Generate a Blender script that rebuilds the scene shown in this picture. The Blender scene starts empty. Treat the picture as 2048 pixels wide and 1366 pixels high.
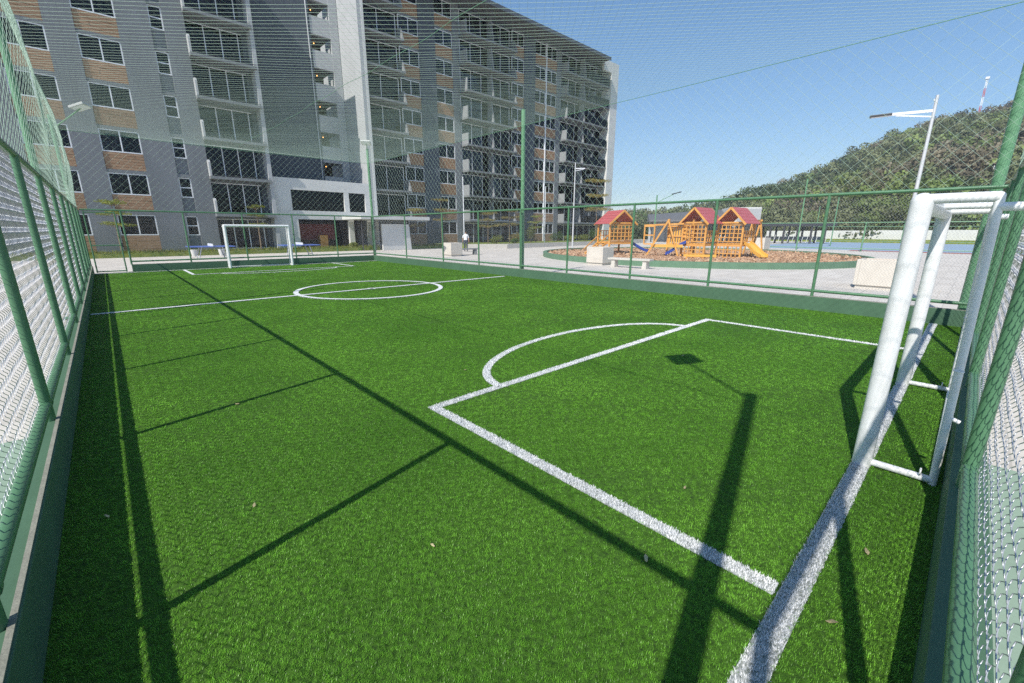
import bpy, math, random
import numpy as np
from mathutils import Vector, Matrix

random.seed(7); RNG = np.random.default_rng(11)
R = math.radians
sc = bpy.context.scene
col = sc.collection

# ------------------------------------------------------------------ camera
CAM = (0.4755, -0.3027, 1.75)
YAW, PITCH, ROLL = 0.75327, 0.25498, 0.00276
fw = Vector((math.sin(YAW)*math.cos(PITCH), math.cos(YAW)*math.cos(PITCH), -math.sin(PITCH)))
rt = Vector((math.cos(YAW), -math.sin(YAW), 0)); up = rt.cross(fw)
rt2 = rt*math.cos(ROLL) + up*math.sin(ROLL); up2 = up*math.cos(ROLL) - rt*math.sin(ROLL)
cam = bpy.data.cameras.new('camera')
cam.sensor_width = 36.0; cam.lens = 850.2/2048*36.0
cam.clip_start = 0.02; cam.clip_end = 3000
camo = bpy.data.objects.new('camera', cam)
m3 = Matrix((rt2, up2, -fw)).transposed()
camo.matrix_world = Matrix.Translation(CAM) @ m3.to_4x4()
col.objects.link(camo); sc.camera = camo

# ------------------------------------------------------------------ world, sun
SUN_EL = R(45.5); SX, SY = 1.0, 0.224          # light travels along (+X, +Y slightly)
n_ = math.hypot(SX, SY); SX /= n_; SY /= n_
w = bpy.data.worlds.new('World'); sc.world = w; w.use_nodes = True
nt = w.node_tree; nt.nodes.clear()
wo = nt.nodes.new('ShaderNodeOutputWorld'); bg = nt.nodes.new('ShaderNodeBackground')
sky = nt.nodes.new('ShaderNodeTexSky'); sky.sky_type = 'NISHITA'; sky.sun_disc = False
sky.sun_elevation = SUN_EL
sky.sun_rotation = math.atan2(-SX, -SY)         # measured from +Y towards +X
sky.air_density = 1.0; sky.dust_density = 0.15; sky.ozone_density = 2.2; sky.altitude = 600
bg.inputs['Strength'].default_value = 0.115
gm = nt.nodes.new('ShaderNodeGamma'); gm.inputs[1].default_value = 0.76
hs = nt.nodes.new('ShaderNodeHueSaturation'); hs.inputs['Saturation'].default_value = 1.32; hs.inputs['Value'].default_value = 1.50
nt.links.new(sky.outputs[0], gm.inputs[0]); nt.links.new(gm.outputs[0], hs.inputs['Color']); nt.links.new(hs.outputs[0], bg.inputs[0]); nt.links.new(bg.outputs[0], wo.inputs[0])
sun = bpy.data.lights.new('sun', 'SUN'); sun.energy = 4.4; sun.angle = R(0.53); sun.color = (1.0, 0.955, 0.88)
suno = bpy.data.objects.new('sun', sun); col.objects.link(suno)
ld = Vector((SX*math.cos(SUN_EL), SY*math.cos(SUN_EL), -math.sin(SUN_EL)))
suno.rotation_euler = ld.to_track_quat('-Z', 'Y').to_euler()
sc.view_settings.view_transform = 'Standard'; sc.view_settings.look = 'None'
sc.view_settings.exposure = 0.40; sc.view_settings.gamma = 1.0
sc.view_settings.use_curve_mapping = False
try:
    sc.cycles.use_denoising = False; sc.cycles.adaptive_threshold = 0.004; sc.cycles.max_bounces = 6; sc.cycles.transparent_max_bounces = 16
except Exception: pass

# ------------------------------------------------------------------ materials
MATS = {}
def mat(name, c, rough=0.7, spec=0.3, metal=0.0, var=0.0, vscale=3.0, bump=0.0, bscale=40.0, c2=None, rnd=0.0, streak=None):
    if name in MATS: return MATS[name]
    m = bpy.data.materials.new(name); m.use_nodes = True
    t = m.node_tree; b = t.nodes['Principled BSDF']
    b.inputs['Roughness'].default_value = rough
    b.inputs['Specular IOR Level'].default_value = spec
    b.inputs['Metallic'].default_value = metal
    c = (*c, 1.0)
    b.inputs['Base Color'].default_value = c
    geo = t.nodes.new('ShaderNodeNewGeometry')
    vec = geo.outputs['Position']
    if streak:
        mp = t.nodes.new('ShaderNodeVectorMath'); mp.operation = 'MULTIPLY'; mp.inputs[1].default_value = streak
        t.links.new(vec, mp.inputs[0]); vec = mp.outputs[0]
    out = None
    if var > 0 or c2:
        no = t.nodes.new('ShaderNodeTexNoise'); no.inputs['Scale'].default_value = vscale
        no.inputs['Detail'].default_value = 6; no.inputs['Roughness'].default_value = 0.62
        t.links.new(vec, no.inputs['Vector'])
        ramp = t.nodes.new('ShaderNodeValToRGB')
        ramp.color_ramp.elements[0].position = 0.32; ramp.color_ramp.elements[1].position = 0.68
        if c2: a, bb = c, (*c2, 1)
        else:
            a = tuple(max(0, x*(1-var)) for x in c[:3])+(1,); bb = tuple(x*(1+var) for x in c[:3])+(1,)
        ramp.color_ramp.elements[0].color = a; ramp.color_ramp.elements[1].color = bb
        t.links.new(no.outputs['Fac'], ramp.inputs[0]); out = ramp.outputs[0]
    if rnd > 0:
        oi = t.nodes.new('ShaderNodeObjectInfo'); hs = t.nodes.new('ShaderNodeHueSaturation')
        mr = t.nodes.new('ShaderNodeMapRange'); mr.inputs[3].default_value = 1-rnd; mr.inputs[4].default_value = 1+rnd
        t.links.new(oi.outputs['Random'], mr.inputs[0]); t.links.new(mr.outputs[0], hs.inputs['Value'])
        hs.inputs['Color'].default_value = c
        if out: t.links.new(out, hs.inputs['Color'])
        out = hs.outputs[0]
    if out: t.links.new(out, b.inputs['Base Color'])
    if bump > 0:
        nb = t.nodes.new('ShaderNodeTexNoise'); nb.inputs['Scale'].default_value = bscale; nb.inputs['Detail'].default_value = 5
        t.links.new(vec, nb.inputs['Vector'])
        bp = t.nodes.new('ShaderNodeBump'); bp.inputs['Strength'].default_value = bump; bp.inputs['Distance'].default_value = 0.02
        t.links.new(nb.outputs['Fac'], bp.inputs['Height']); t.links.new(bp.outputs[0], b.inputs['Normal'])
    MATS[name] = m
    return m

def leaf_mat(name, c, c2, rnd=0.25, vscale=0.6, trans=0.35, rough=0.5):
    m = mat(name, c, rough, 0.25, c2=c2, vscale=vscale, rnd=rnd)
    t = m.node_tree; b = t.nodes['Principled BSDF']; o = t.nodes['Material Output']
    tr = t.nodes.new('ShaderNodeBsdfTranslucent'); mx = t.nodes.new('ShaderNodeMixShader'); mx.inputs[0].default_value = trans
    src = b.inputs['Base Color'].links[0].from_socket
    t.links.new(src, tr.inputs[0]); t.links.new(b.outputs[0], mx.inputs[1]); t.links.new(tr.outputs[0], mx.inputs[2])
    t.links.new(mx.outputs[0], o.inputs[0])
    return m

M_turf = leaf_mat('turf_blade', (0.102, 0.285, 0.021), (0.215, 0.490, 0.047), rnd=0.40, vscale=0.55, trans=0.28, rough=0.34)
M_turfbase = mat('turf_base', (0.030, 0.060, 0.015), 0.9, 0.1, c2=(0.082, 0.195, 0.022), vscale=45, bump=0.5, bscale=160)
M_line = leaf_mat('line_blade', (0.78, 0.79, 0.80), (0.88, 0.88, 0.88), rnd=0.06, vscale=6, trans=0.15, rough=0.45)
M_lineb = mat('line_base', (0.10, 0.12, 0.09), 0.9, 0.1, c2=(0.55, 0.56, 0.55), vscale=70)
M_linef = mat('line_base_far', (0.55, 0.57, 0.55), 0.9, 0.1, c2=(0.78, 0.79, 0.78), vscale=30)
M_wall = mat('green_wall_paint', (0.075, 0.150, 0.092), 0.62, 0.3, var=0.10, vscale=1.7, bump=0.12, bscale=60)
M_cap = mat('wall_cap_mortar', (0.25, 0.25, 0.21), 0.85, 0.2, var=0.18, vscale=9, bump=0.3, bscale=80)
M_gpipe = mat('green_enamel', (0.085, 0.200, 0.105), 0.38, 0.5, var=0.10, vscale=4)
M_gpole = mat('green_enamel_pole', (0.125, 0.285, 0.150), 0.42, 0.5, var=0.08, vscale=3)
M_zinc = mat('galvanized_wire', (0.52, 0.53, 0.55), 0.38, 0.5, metal=0.55)
M_net = mat('net_cord', (0.44, 0.58, 0.47), 0.7, 0.2)
M_rope = mat('net_rope', (0.13, 0.27, 0.17), 0.8, 0.2)
M_white = mat('white_enamel', (0.70, 0.70, 0.69), 0.30, 0.5, c2=(0.82, 0.83, 0.84), vscale=7, bump=0.05, bscale=30)
M_plaza = mat('paving', (0.60, 0.56, 0.51), 0.85, 0.2, var=0.09, vscale=0.9, bump=0.2, bscale=30)
def add_pavers(m, w_, h_, dark):
    t = m.node_tree; b = t.nodes['Principled BSDF']; src = b.inputs['Base Color'].links[0].from_socket
    g_ = t.nodes.new('ShaderNodeNewGeometry'); bk = t.nodes.new('ShaderNodeTexBrick'); bk.inputs['Scale'].default_value = 1.0
    bk.inputs['Brick Width'].default_value = w_; bk.inputs['Row Height'].default_value = h_; bk.inputs['Mortar Size'].default_value = 0.012; bk.inputs['Mortar Smooth'].default_value = 0.3
    bk.inputs['Color1'].default_value = (1, 1, 1, 1); bk.inputs['Color2'].default_value = (0.90, 0.89, 0.88, 1); bk.inputs['Mortar'].default_value = (dark, dark, dark, 1)
    mx = t.nodes.new('ShaderNodeMix'); mx.data_type = 'RGBA'; mx.blend_type = 'MULTIPLY'; mx.inputs[0].default_value = 1.0
    t.links.new(g_.outputs['Position'], bk.inputs['Vector']); t.links.new(src, mx.inputs[6]); t.links.new(bk.outputs['Color'], mx.inputs[7]); t.links.new(mx.outputs[2], b.inputs['Base Color'])
add_pavers(M_plaza, 0.8, 0.4, 0.78)
M_ground = mat('earth', (0.24, 0.20, 0.14), 0.95, 0.1, c2=(0.14, 0.16, 0.06), vscale=0.03)
M_sage = mat('sage_concrete', (0.27, 0.36, 0.28), 0.8, 0.2, var=0.08, vscale=2.0, bump=0.1)
M_conc = mat('pale_concrete', (0.55, 0.52, 0.47), 0.85, 0.2, var=0.08, vscale=3.0, bump=0.25, bscale=25)
M_cream = mat('cream_concrete', (0.60, 0.555, 0.49), 0.85, 0.2, var=0.07, vscale=2.2, bump=0.25, bscale=25)
M_cwhite = mat('white_render', (0.62, 0.62, 0.60), 0.8, 0.2, var=0.05, vscale=0.8, bump=0.1, bscale=14)
M_grey = mat('grey_render', (0.180, 0.192, 0.208), 0.85, 0.2, var=0.13, vscale=0.7, bump=0.15, bscale=12, streak=(1, 1, 0.3))
M_dgrey = mat('charcoal_render', (0.095, 0.110, 0.132), 0.85, 0.2, var=0.10, vscale=0.6, bump=0.1, bscale=10, streak=(1, 1, 0.3))
M_bpan = mat('balcony_panel', (0.27, 0.28, 0.29), 0.8, 0.2, var=0.06, vscale=1.5)
M_lgrey = mat('light_grey_render', (0.42, 0.43, 0.44), 0.85, 0.2, var=0.06, vscale=0.9, bump=0.25, bscale=7)
M_slab = mat('slab_concrete', (0.20, 0.21, 0.22), 0.85, 0.2, var=0.1, vscale=1.3)
M_board = mat('timber_tile', (0.26, 0.155, 0.095), 0.75, 0.25, c2=(0.40, 0.26, 0.165), vscale=5.0, rnd=0.12, streak=(0.25, 1, 2.5))
M_frame = mat('white_aluminium', (0.74, 0.76, 0.80), 0.4, 0.5)
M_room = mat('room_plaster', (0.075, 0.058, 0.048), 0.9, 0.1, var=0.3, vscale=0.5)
M_curt = mat('curtain_cloth', (0.40, 0.36, 0.34), 0.9, 0.1, var=0.15, vscale=2)
M_dark = mat('dark_metal', (0.05, 0.05, 0.055), 0.5, 0.4)
M_roof = mat('roof_sheet', (0.13, 0.13, 0.135), 0.6, 0.3, var=0.1)
M_lamp = mat('lamp_grey', (0.50, 0.50, 0.48), 0.45, 0.5)
M_steel = mat('pole_steel', (0.58, 0.59, 0.60), 0.4, 0.5, metal=0.2)
M_timber = mat('play_timber', (0.58, 0.28, 0.065), 0.55, 0.3, c2=(0.72, 0.39, 0.11), vscale=3.0)
M_yellow = mat('yellow_plastic', (0.72, 0.40, 0.07), 0.5, 0.5)
M_red = mat('red_plastic', (0.46, 0.105, 0.11), 0.45, 0.4, var=0.08)
M_blue = mat('blue_plastic', (0.02, 0.06, 0.32), 0.35, 0.5)
M_ttblue = mat('table_blue', (0.10, 0.17, 0.50), 0.35, 0.4, var=0.05)
M_mulch = mat('bark_mulch', (0.36, 0.20, 0.12), 0.95, 0.1, c2=(0.58, 0.40, 0.26), vscale=7.0, bump=0.9, bscale=12)
M_chip = mat('bark_chip', (0.40, 0.24, 0.14), 0.9, 0.1, c2=(0.62, 0.44, 0.30), vscale=9)
M_court = mat('court_blue', (0.27, 0.36, 0.46), 0.8, 0.2, var=0.06, vscale=0.4)
M_courtred = mat('court_red', (0.34, 0.12, 0.10), 0.8, 0.2)
M_skin = mat('skin', (0.36, 0.20, 0.13), 0.6, 0.3)
M_shirt = mat('white_cotton', (0.78, 0.78, 0.80), 0.85, 0.1)
M_trous = mat('navy_cotton', (0.035, 0.045, 0.075), 0.85, 0.1)
M_hair = mat('dark_hair', (0.02, 0.016, 0.012), 0.7, 0.2)
M_bark = mat('bark', (0.20, 0.15, 0.10), 0.9, 0.1, var=0.25, vscale=9)
M_leafy = leaf_mat('leaf_yellow_green', (0.16, 0.20, 0.035), (0.28, 0.30, 0.06), vscale=2)
M_leafg = leaf_mat('leaf_green', (0.06, 0.13, 0.025), (0.13, 0.22, 0.045), vscale=2)
M_leafo = leaf_mat('leaf_ochre', (0.22, 0.19, 0.06), (0.34, 0.29, 0.10), vscale=2)
M_lawn = mat('lawn', (0.10, 0.17, 0.03), 0.95, 0.1, c2=(0.26, 0.28, 0.07), vscale=3.5, bump=0.6, bscale=30)
M_glow = None
def glass():
    m = bpy.data.materials.new('window_glass'); m.use_nodes = True; t = m.node_tree; t.nodes.clear()
    o = t.nodes.new('ShaderNodeOutputMaterial'); tr = t.nodes.new('ShaderNodeBsdfTransparent'); tr.inputs[0].default_value = (0.50, 0.52, 0.55, 1)
    gl = t.nodes.new('ShaderNodeBsdfGlossy'); gl.inputs['Roughness'].default_value = 0.03; gl.inputs[0].default_value = (0.42, 0.45, 0.5, 1)
    fr = t.nodes.new('ShaderNodeFresnel'); fr.inputs[0].default_value = 1.5
    mx = t.nodes.new('ShaderNodeMixShader')
    t.links.new(fr.outputs[0], mx.inputs[0]); t.links.new(tr.outputs[0], mx.inputs[1]); t.links.new(gl.outputs[0], mx.inputs[2])
    t.links.new(mx.outputs[0], o.inputs[0]); return m
M_glass = glass()
def emit(name, c, s):
    m = bpy.data.materials.new(name); m.use_nodes = True; b = m.node_tree.nodes['Principled BSDF']
    b.inputs['Emission Color'].default_value = (*c, 1); b.inputs['Emission Strength'].default_value = s; return m
M_glow = emit('warm_bulb', (1.0, 0.45, 0.12), 3.0)

# ------------------------------------------------------------------ mesh helpers
class MB:
    def __init__(s): s.v = []; s.f = []
    def box(s, x0, x1, y0, y1, z0, z1):
        n = len(s.v)
        s.v += [(x0,y0,z0),(x1,y0,z0),(x1,y1,z0),(x0,y1,z0),(x0,y0,z1),(x1,y0,z1),(x1,y1,z1),(x0,y1,z1)]
        s.f += [tuple(n+i for i in q) for q in ((3,2,1,0),(4,5,6,7),(0,1,5,4),(1,2,6,5),(2,3,7,6),(3,0,4,7))]
        return s
    def hexa(s, p):                        # 8 points ordered as box
        n = len(s.v); s.v += [tuple(q) for q in p]
        s.f += [tuple(n+i for i in q) for q in ((3,2,1,0),(4,5,6,7),(0,1,5,4),(1,2,6,5),(2,3,7,6),(3,0,4,7))]
        return s
    def prism(s, poly, axis, a, b):        # polygon in the other two axes, extruded along axis
        n = len(s.v); k = len(poly)
        for t in (a, b):
            for p in poly:
                q = list(p); q.insert(axis, t); s.v.append(tuple(q))
        s.f.append(tuple(n+i for i in range(k))[::-1]); s.f.append(tuple(n+k+i for i in range(k)))
        for i in range(k):
            j = (i+1) % k; s.f.append((n+i, n+j, n+k+j, n+k+i))
        return s
    def bar(s, a, b, w_, h_=None, upv=(0,0,1)):   # rectangular bar from a to b
        h_ = h_ or w_; a = Vector(a); b = Vector(b); d = (b-a).normalized(); u = Vector(upv)
        if abs(d.dot(u)) > 0.98: u = Vector((1,0,0))
        r = d.cross(u).normalized(); u = r.cross(d)
        p = []
        for c in (a, b):
            p += [c - r*w_/2 - u*h_/2, c + r*w_/2 - u*h_/2, c + r*w_/2 + u*h_/2, c - r*w_/2 + u*h_/2]
        return s.hexa(p)
    def tube(s, pts, r, n=8, cap=True, rr=None):
        pts = [Vector(p) for p in pts]; k = len(pts); base = len(s.v); prev = None
        for i, p in enumerate(pts):
            d = (pts[min(i+1, k-1)] - pts[max(i-1, 0)]).normalized()
            if prev is None:
                u = Vector((0,0,1)) if abs(d.z) < 0.9 else Vector((1,0,0)); a = d.cross(u).normalized()
            else:
                a = (prev - d*prev.dot(d)).normalized()
            prev = a; b = d.cross(a); q = rr[i] if rr else r
            for j in range(n):
                t = 2*math.pi*j/n; s.v.append(tuple(p + a*(q*math.cos(t)) + b*(q*math.sin(t))))
        for i in range(k-1):
            for j in range(n):
                j2 = (j+1) % n
                s.f.append((base+i*n+j, base+i*n+j2, base+(i+1)*n+j2, base+(i+1)*n+j))
        if cap:
            s.f.append(tuple(base+j for j in range(n))[::-1]); s.f.append(tuple(base+(k-1)*n+j for j in range(n)))
        return s
    def ball(s, c, r, n=10, m=6, sz=1.0):
        pts = []; rr = []
        for i in range(m+1):
            t = math.pi*i/m; pts.append((c[0], c[1], c[2]-r*sz*math.cos(t))); rr.append(max(1e-4, r*math.sin(t)))
        return s.tube(pts, r, n, False, rr)
    def ring(s, c, r, t, axis='y', n=14, k=6):
        pts = []
        for i in range(n+1):
            a = 2*math.pi*i/n
            o = {'y': (r*math.cos(a), 0, r*math.sin(a)), 'x': (0, r*math.cos(a), r*math.sin(a)), 'z': (r*math.cos(a), r*math.sin(a), 0)}[axis]
            pts.append((c[0]+o[0], c[1]+o[1], c[2]+o[2]))
        return s.tube(pts, t, k, False)
    def mesh(s, name, m, smooth=False):
        me = bpy.data.meshes.new(name); me.from_pydata(s.v, [], s.f)
        if m is not None: me.materials.append(m)
        if smooth:
            me.polygons.foreach_set('use_smooth', [True]*len(me.polygons))
        me.update(); return me
    def build(s, name, m, parent=None, smooth=False, bevel=0.0):
        o = link(name, s.mesh(name, m, smooth), parent)
        if smooth:
            try: o.data.set_sharp_from_angle(angle=R(50))
            except Exception: pass
        if bevel > 0:
            b = o.modifiers.new('bevel', 'BEVEL'); b.width = bevel; b.segments = 2; b.limit_method = 'ANGLE'
        return o

def link(name, me, parent=None):
    o = bpy.data.objects.new(name, me); col.objects.link(o)
    if parent is not None:
        o.parent = parent
        if parent.type == 'EMPTY' or True: o.matrix_parent_inverse = parent_inv(parent)
    return o
def world_mat(o):
    m = o.matrix_basis.copy()
    if o.parent: m = world_mat(o.parent) @ o.matrix_parent_inverse @ m
    return m
def parent_inv(p): return world_mat(p).inverted()
def tag(o, label=None, cat=None, group=None, kind=None):
    if label: o['label'] = label
    if cat: o['category'] = cat
    if group: o['group'] = group
    if kind: o['kind'] = kind
    return o
def thing(name, loc, label, cat, group=None):
    o = bpy.data.objects.new(name, None); o.location = loc; o.empty_display_size = 0.2; col.objects.link(o)
    return tag(o, label, cat, group)
def inst(name, me, parent, loc=(0,0,0), rot=(0,0,0), scl=(1,1,1)):
    o = bpy.data.objects.new(name, me); col.objects.link(o); o.parent = parent
    o.matrix_parent_inverse = parent_inv(parent)
    o.location = loc; o.rotation_euler = rot; o.scale = scl
    return o
def struct(o): o['kind'] = 'structure'; return o
def np_mesh(name, V, F, m):
    V = np.asarray(V, np.float32); F = np.asarray(F, np.int32); k = F.shape[1]
    me = bpy.data.meshes.new(name); me.vertices.add(len(V)); me.vertices.foreach_set('co', V.ravel())
    me.loops.add(F.size); me.loops.foreach_set('vertex_index', F.ravel())
    me.polygons.add(len(F)); me.polygons.foreach_set('loop_start', np.arange(0, F.size, k, dtype=np.int32))
    try: me.polygons.foreach_set('loop_total', np.full(len(F), k, np.int32))
    except Exception: pass
    if m is not None: me.materials.append(m)
    me.update(calc_edges=True); return me
def np_tubes(P, r, n=3):
    """P: (strands, points, 3) -> tube verts, quads."""
    P = np.asarray(P, float); S, K, _ = P.shape
    d = np.empty_like(P); d[:, 1:-1] = P[:, 2:]-P[:, :-2]; d[:, 0] = P[:, 1]-P[:, 0]; d[:, -1] = P[:, -1]-P[:, -2]
    d /= np.linalg.norm(d, axis=2, keepdims=True)+1e-12
    ref = np.where(np.abs(d[..., 2:3]) > 0.9, np.array([1., 0, 0]), np.array([0, 0, 1.]))
    ref = np.broadcast_to(ref, d.shape) if K < 3 else np.broadcast_to(np.array([0.31, 0.52, 0.795]), d.shape)
    a = np.cross(d, ref); a /= np.linalg.norm(a, axis=2, keepdims=True)+1e-12; b = np.cross(d, a)
    t = 2*np.pi*np.arange(n)/n
    V = P[:, :, None, :] + r*(a[:, :, None, :]*np.cos(t)[None, None, :, None] + b[:, :, None, :]*np.sin(t)[None, None, :, None])
    idx = np.arange(S*K*n).reshape(S, K, n)
    A = idx[:, :-1, :]; B = np.roll(A, -1, 2); D = idx[:, 1:, :]; C = np.roll(D, -1, 2)
    return V.reshape(-1, 3), np.stack([A, B, C, D], -1).reshape(-1, 4)
def scatter(name, m, protoV, protoF, pts, rots, scls, parent=None):
    """one object: prototype faces + loose points, instanced by geometry nodes."""
    protoV = np.asarray(protoV, np.float32); pts = np.asarray(pts, np.float32)
    V = np.concatenate([protoV, pts]); me = np_mesh(name, V, protoF, m)
    a = me.attributes.new('proto', 'BOOLEAN', 'POINT'); a.data.foreach_set('value', np.r_[np.ones(len(protoV), bool), np.zeros(len(pts), bool)])
    a = me.attributes.new('rot', 'FLOAT_VECTOR', 'POINT'); a.data.foreach_set('vector', np.concatenate([np.zeros_like(protoV), np.asarray(rots, np.float32)]).ravel())
    a = me.attributes.new('scl', 'FLOAT_VECTOR', 'POINT'); a.data.foreach_set('vector', np.concatenate([np.ones_like(protoV), np.asarray(scls, np.float32)]).ravel())
    o = link(name, me, parent); ng = bpy.data.node_groups.get('scatter')
    if ng is None:
        ng = bpy.data.node_groups.new('scatter', 'GeometryNodeTree')
        ng.interface.new_socket('Geometry', in_out='INPUT', socket_type='NodeSocketGeometry')
        ng.interface.new_socket('Geometry', in_out='OUTPUT', socket_type='NodeSocketGeometry')
        N = ng.nodes.new; gi = N('NodeGroupInput'); go = N('NodeGroupOutput')
        sp = N('GeometryNodeSeparateGeometry'); sp.domain = 'POINT'
        def na(nm, ty):
            x = N('GeometryNodeInputNamedAttribute'); x.data_type = ty; x.inputs['Name'].default_value = nm; return x.outputs['Attribute']
        ip = N('GeometryNodeInstanceOnPoints'); L = ng.links.new
        L(gi.outputs[0], sp.inputs['Geometry']); L(na('proto', 'BOOLEAN'), sp.inputs['Selection'])
        L(sp.outputs['Selection'], ip.inputs['Instance']); L(sp.outputs['Inverted'], ip.inputs['Points'])
        L(na('rot', 'FLOAT_VECTOR'), ip.inputs['Rotation']); L(na('scl', 'FLOAT_VECTOR'), ip.inputs['Scale'])
        L(ip.outputs[0], go.inputs[0])
    md = o.modifiers.new('scatter', 'NODES'); md.node_group = ng
    return o

# ================================================================== SETTING
FX, FY0, FY1 = 12.08, -0.45, 24.12          # inner faces of the low walls (left face at x = 0)
struct(MB().box(-900, 900, -900, 900, -0.6, -0.06).build('ground', M_ground))
plz = struct(MB().box(-60, 140, -60, 75, -0.3, -0.012).build('plaza', M_plaza))
struct(MB().box(-3.2, 5.2, -3.0, -0.60, -0.012, 0.006).build('painted_concrete_apron', M_sage))
struct(MB().box(-3.2, -0.16, -0.60, 5.0, -0.012, 0.006).build('painted_concrete_strip', M_sage))
struct(MB().box(-0.02, FX+0.02, FY0-0.02, FY1+0.02, -0.012, 0.002).build('turf_backing', M_turfbase))

def slab_field(x0, x1, y0, y1, sx, sy, name, parent):
    """separate paving slabs with open joints"""
    me = MB().box(0.006, sx-0.006, 0.006, sy-0.006, 0, 0.012).mesh('paving_slab', M_plaza)
    n = 0; j = 0; y = y0
    while y < y1-0.01:
        x = x0 - (sx/2 if j % 2 else 0)
        while x < x1-0.01:
            inst('paving_slab', me, parent, (x, y, -0.012)); n += 1; x += sx
        y += sy; j += 1
    return n
slab_field(12.4, 19.0, -3.0, 12.6, 0.8, 0.8, 'paving_slab', plz)

# ================================================================== TURF
BX0, BX1, BY = 2.65, 9.19, 3.17            # near penalty box
CX, CY, CR = 6.27, 12.2, 2.10
def seg(a, b, wd): return ('s', np.array(a, float), np.array(b, float), wd)
def arc(c, r, a0, a1, wd, ry=None): return ('a', np.array(c, float), r, a0, a1, wd, ry or r)
ARC_C = ((BX0+BX1)/2, BY)
LINES = [
 ('goal_line', 'broad white goal line running under the near goal', [seg((0.02, 0.0), (FX-0.02, 0.0), 0.112)]),
 ('penalty_box_line', 'white three-sided penalty box line in front of the near goal', [seg((BX0, 0.07), (BX0, BY), 0.105), seg((BX0-0.05, BY), (BX1+0.05, BY), 0.105), seg((BX1, BY), (BX1, 0.07), 0.105)]),
 ('penalty_arc', 'white curved arc bulging out from the near penalty box', [arc((5.9, 3.17), 2.35, 0.0, math.pi, 0.105, 1.22)]),
 ('centre_line', 'straight white halfway line across the middle of the pitch', [seg((0.02, CY), (FX-0.3, CY), 0.125)]),
 ('centre_circle', 'white centre circle around the middle spot', [arc((CX, CY), CR, 0, 2*math.pi, 0.13)]),
 ('centre_spot', 'small white spot in the middle of the centre circle', [arc((CX, CY), 0.06, 0, 2*math.pi, 0.14)]),
 ('goal_line', 'white goal line running under the far goal', [seg((0.02, 23.75), (FX-0.02, 23.75), 0.10)]),
 ('penalty_box_line', 'white penalty box line in front of the far goal', [seg((2.9, 23.7), (2.9, 20.9), 0.105), seg((2.85, 20.9), (9.5, 20.9), 0.10), seg((9.45, 20.9), (9.45, 23.7), 0.105)]),
 ('penalty_arc', 'white arc bulging out from the far penalty box', [arc((6.2, 20.9), 2.35, math.pi, 2*math.pi, 0.09, 1.0)]),
]
def dist_line(P, parts):
    best = np.full(len(P), 9.0)
    for q in parts:
        if q[0] == 's':
            a, b, wd = q[1:]; d = b-a; t = np.clip(((P-a)@d)/(d@d), 0, 1); dd = np.linalg.norm(P-(a+t[:, None]*d), axis=1)
        else:
            c, r, a0, a1, wd, ry = q[1:]; v = (P-c)/np.array([1.0, ry/r]); an = np.mod(np.arctan2(v[:, 1], v[:, 0])-a0, 2*np.pi)
            dd = np.where(an <= a1-a0, np.abs(np.linalg.norm(v, axis=1)-r), 9.0)
        best = np.minimum(best, dd-wd/2)
    return best
def blades(n, h, wd, spread, lean):
    V = []; F = []
    for i in range(n):
        a = RNG.uniform(0, 2*np.pi); rr = spread*math.sqrt(RNG.uniform()); b = np.array([rr*math.cos(a), rr*math.sin(a), 0])
        t = RNG.uniform(0, 2*np.pi); dr = np.array([math.cos(t), math.sin(t), 0]); sd = np.array([-dr[1], dr[0], 0])*wd/2
        hh = h*RNG.uniform(0.7, 1.15); le = lean*RNG.uniform(0.3, 1.3)
        m_ = b+dr*le*0.35*hh+np.array([0, 0, hh*0.6]); tp = b+dr*le*hh*1.1+np.array([0, 0, hh*RNG.uniform(0.75, 1.0)])
        k = len(V); V += [b-sd, b+sd, m_+sd*0.9, m_-sd*0.9, tp]; F += [(k, k+1, k+2), (k, k+2, k+3), (k+3, k+2, k+4)]
    return np.array(V), np.array(F)
def grid_pts(x0, x1, y0, y1, s):
    xs = np.arange(x0, x1, s); ys = np.arange(y0, y1, s); g = np.stack(np.meshgrid(xs, ys), -1).reshape(-1, 2)
    return g + RNG.uniform(-0.5, 0.5, g.shape)*s
camxy = np.array(CAM[:2])
allparts = [p for _, _, ps_ in LINES for p in ps_]
sets = []
for (s, d0, d1) in ((0.0215, 0.0, 4.0), (0.034, 4.0, 8.0), (0.056, 8.0, 14.0), (0.09, 14.0, 40)):
    P = grid_pts(0.01, FX-0.01, FY0+0.01, FY1-0.01, s); d = np.linalg.norm(P-camxy, axis=1)
    dj = d*(1+RNG.uniform(-0.12, 0.12, len(d)))
    P = P[(dj >= d0) & (dj < d1)]; P = P[dist_line(P, allparts) > -0.004]
    # thin, worn spots where the dark infill shows
    q_ = np.sin(P[:, 0]*2.3+1.7*np.sin(P[:, 1]*1.1))+np.sin(P[:, 1]*2.9+1.3*np.sin(P[:, 0]*1.7))+0.8*np.sin(P[:, 0]*7.1+P[:, 1]*5.3)
    P = P[RNG.uniform(0, 1, len(P)) > np.clip((q_-0.7)*0.30, 0, 0.42)]
    sets.append((P, s/0.0225))
pts = np.concatenate([p for p, _ in sets]); ss = np.concatenate([np.full(len(p), k) for p, k in sets])
n = len(pts); P3 = np.c_[pts, np.zeros(n)]
rot = np.c_[np.zeros(n), np.zeros(n), RNG.uniform(0, 2*np.pi, n)]
hz = RNG.uniform(0.8, 1.2, n)*0.95
scl = np.c_[ss, ss, hz]
bv, bf = blades(10, 0.0145, 0.0024, 0.017, 1.05)
tf = scatter('artificial_turf', M_turf, bv, bf, P3, rot, scl)
tag(tf, 'bright green artificial turf covering the small pitch', 'turf', kind='stuff')

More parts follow.
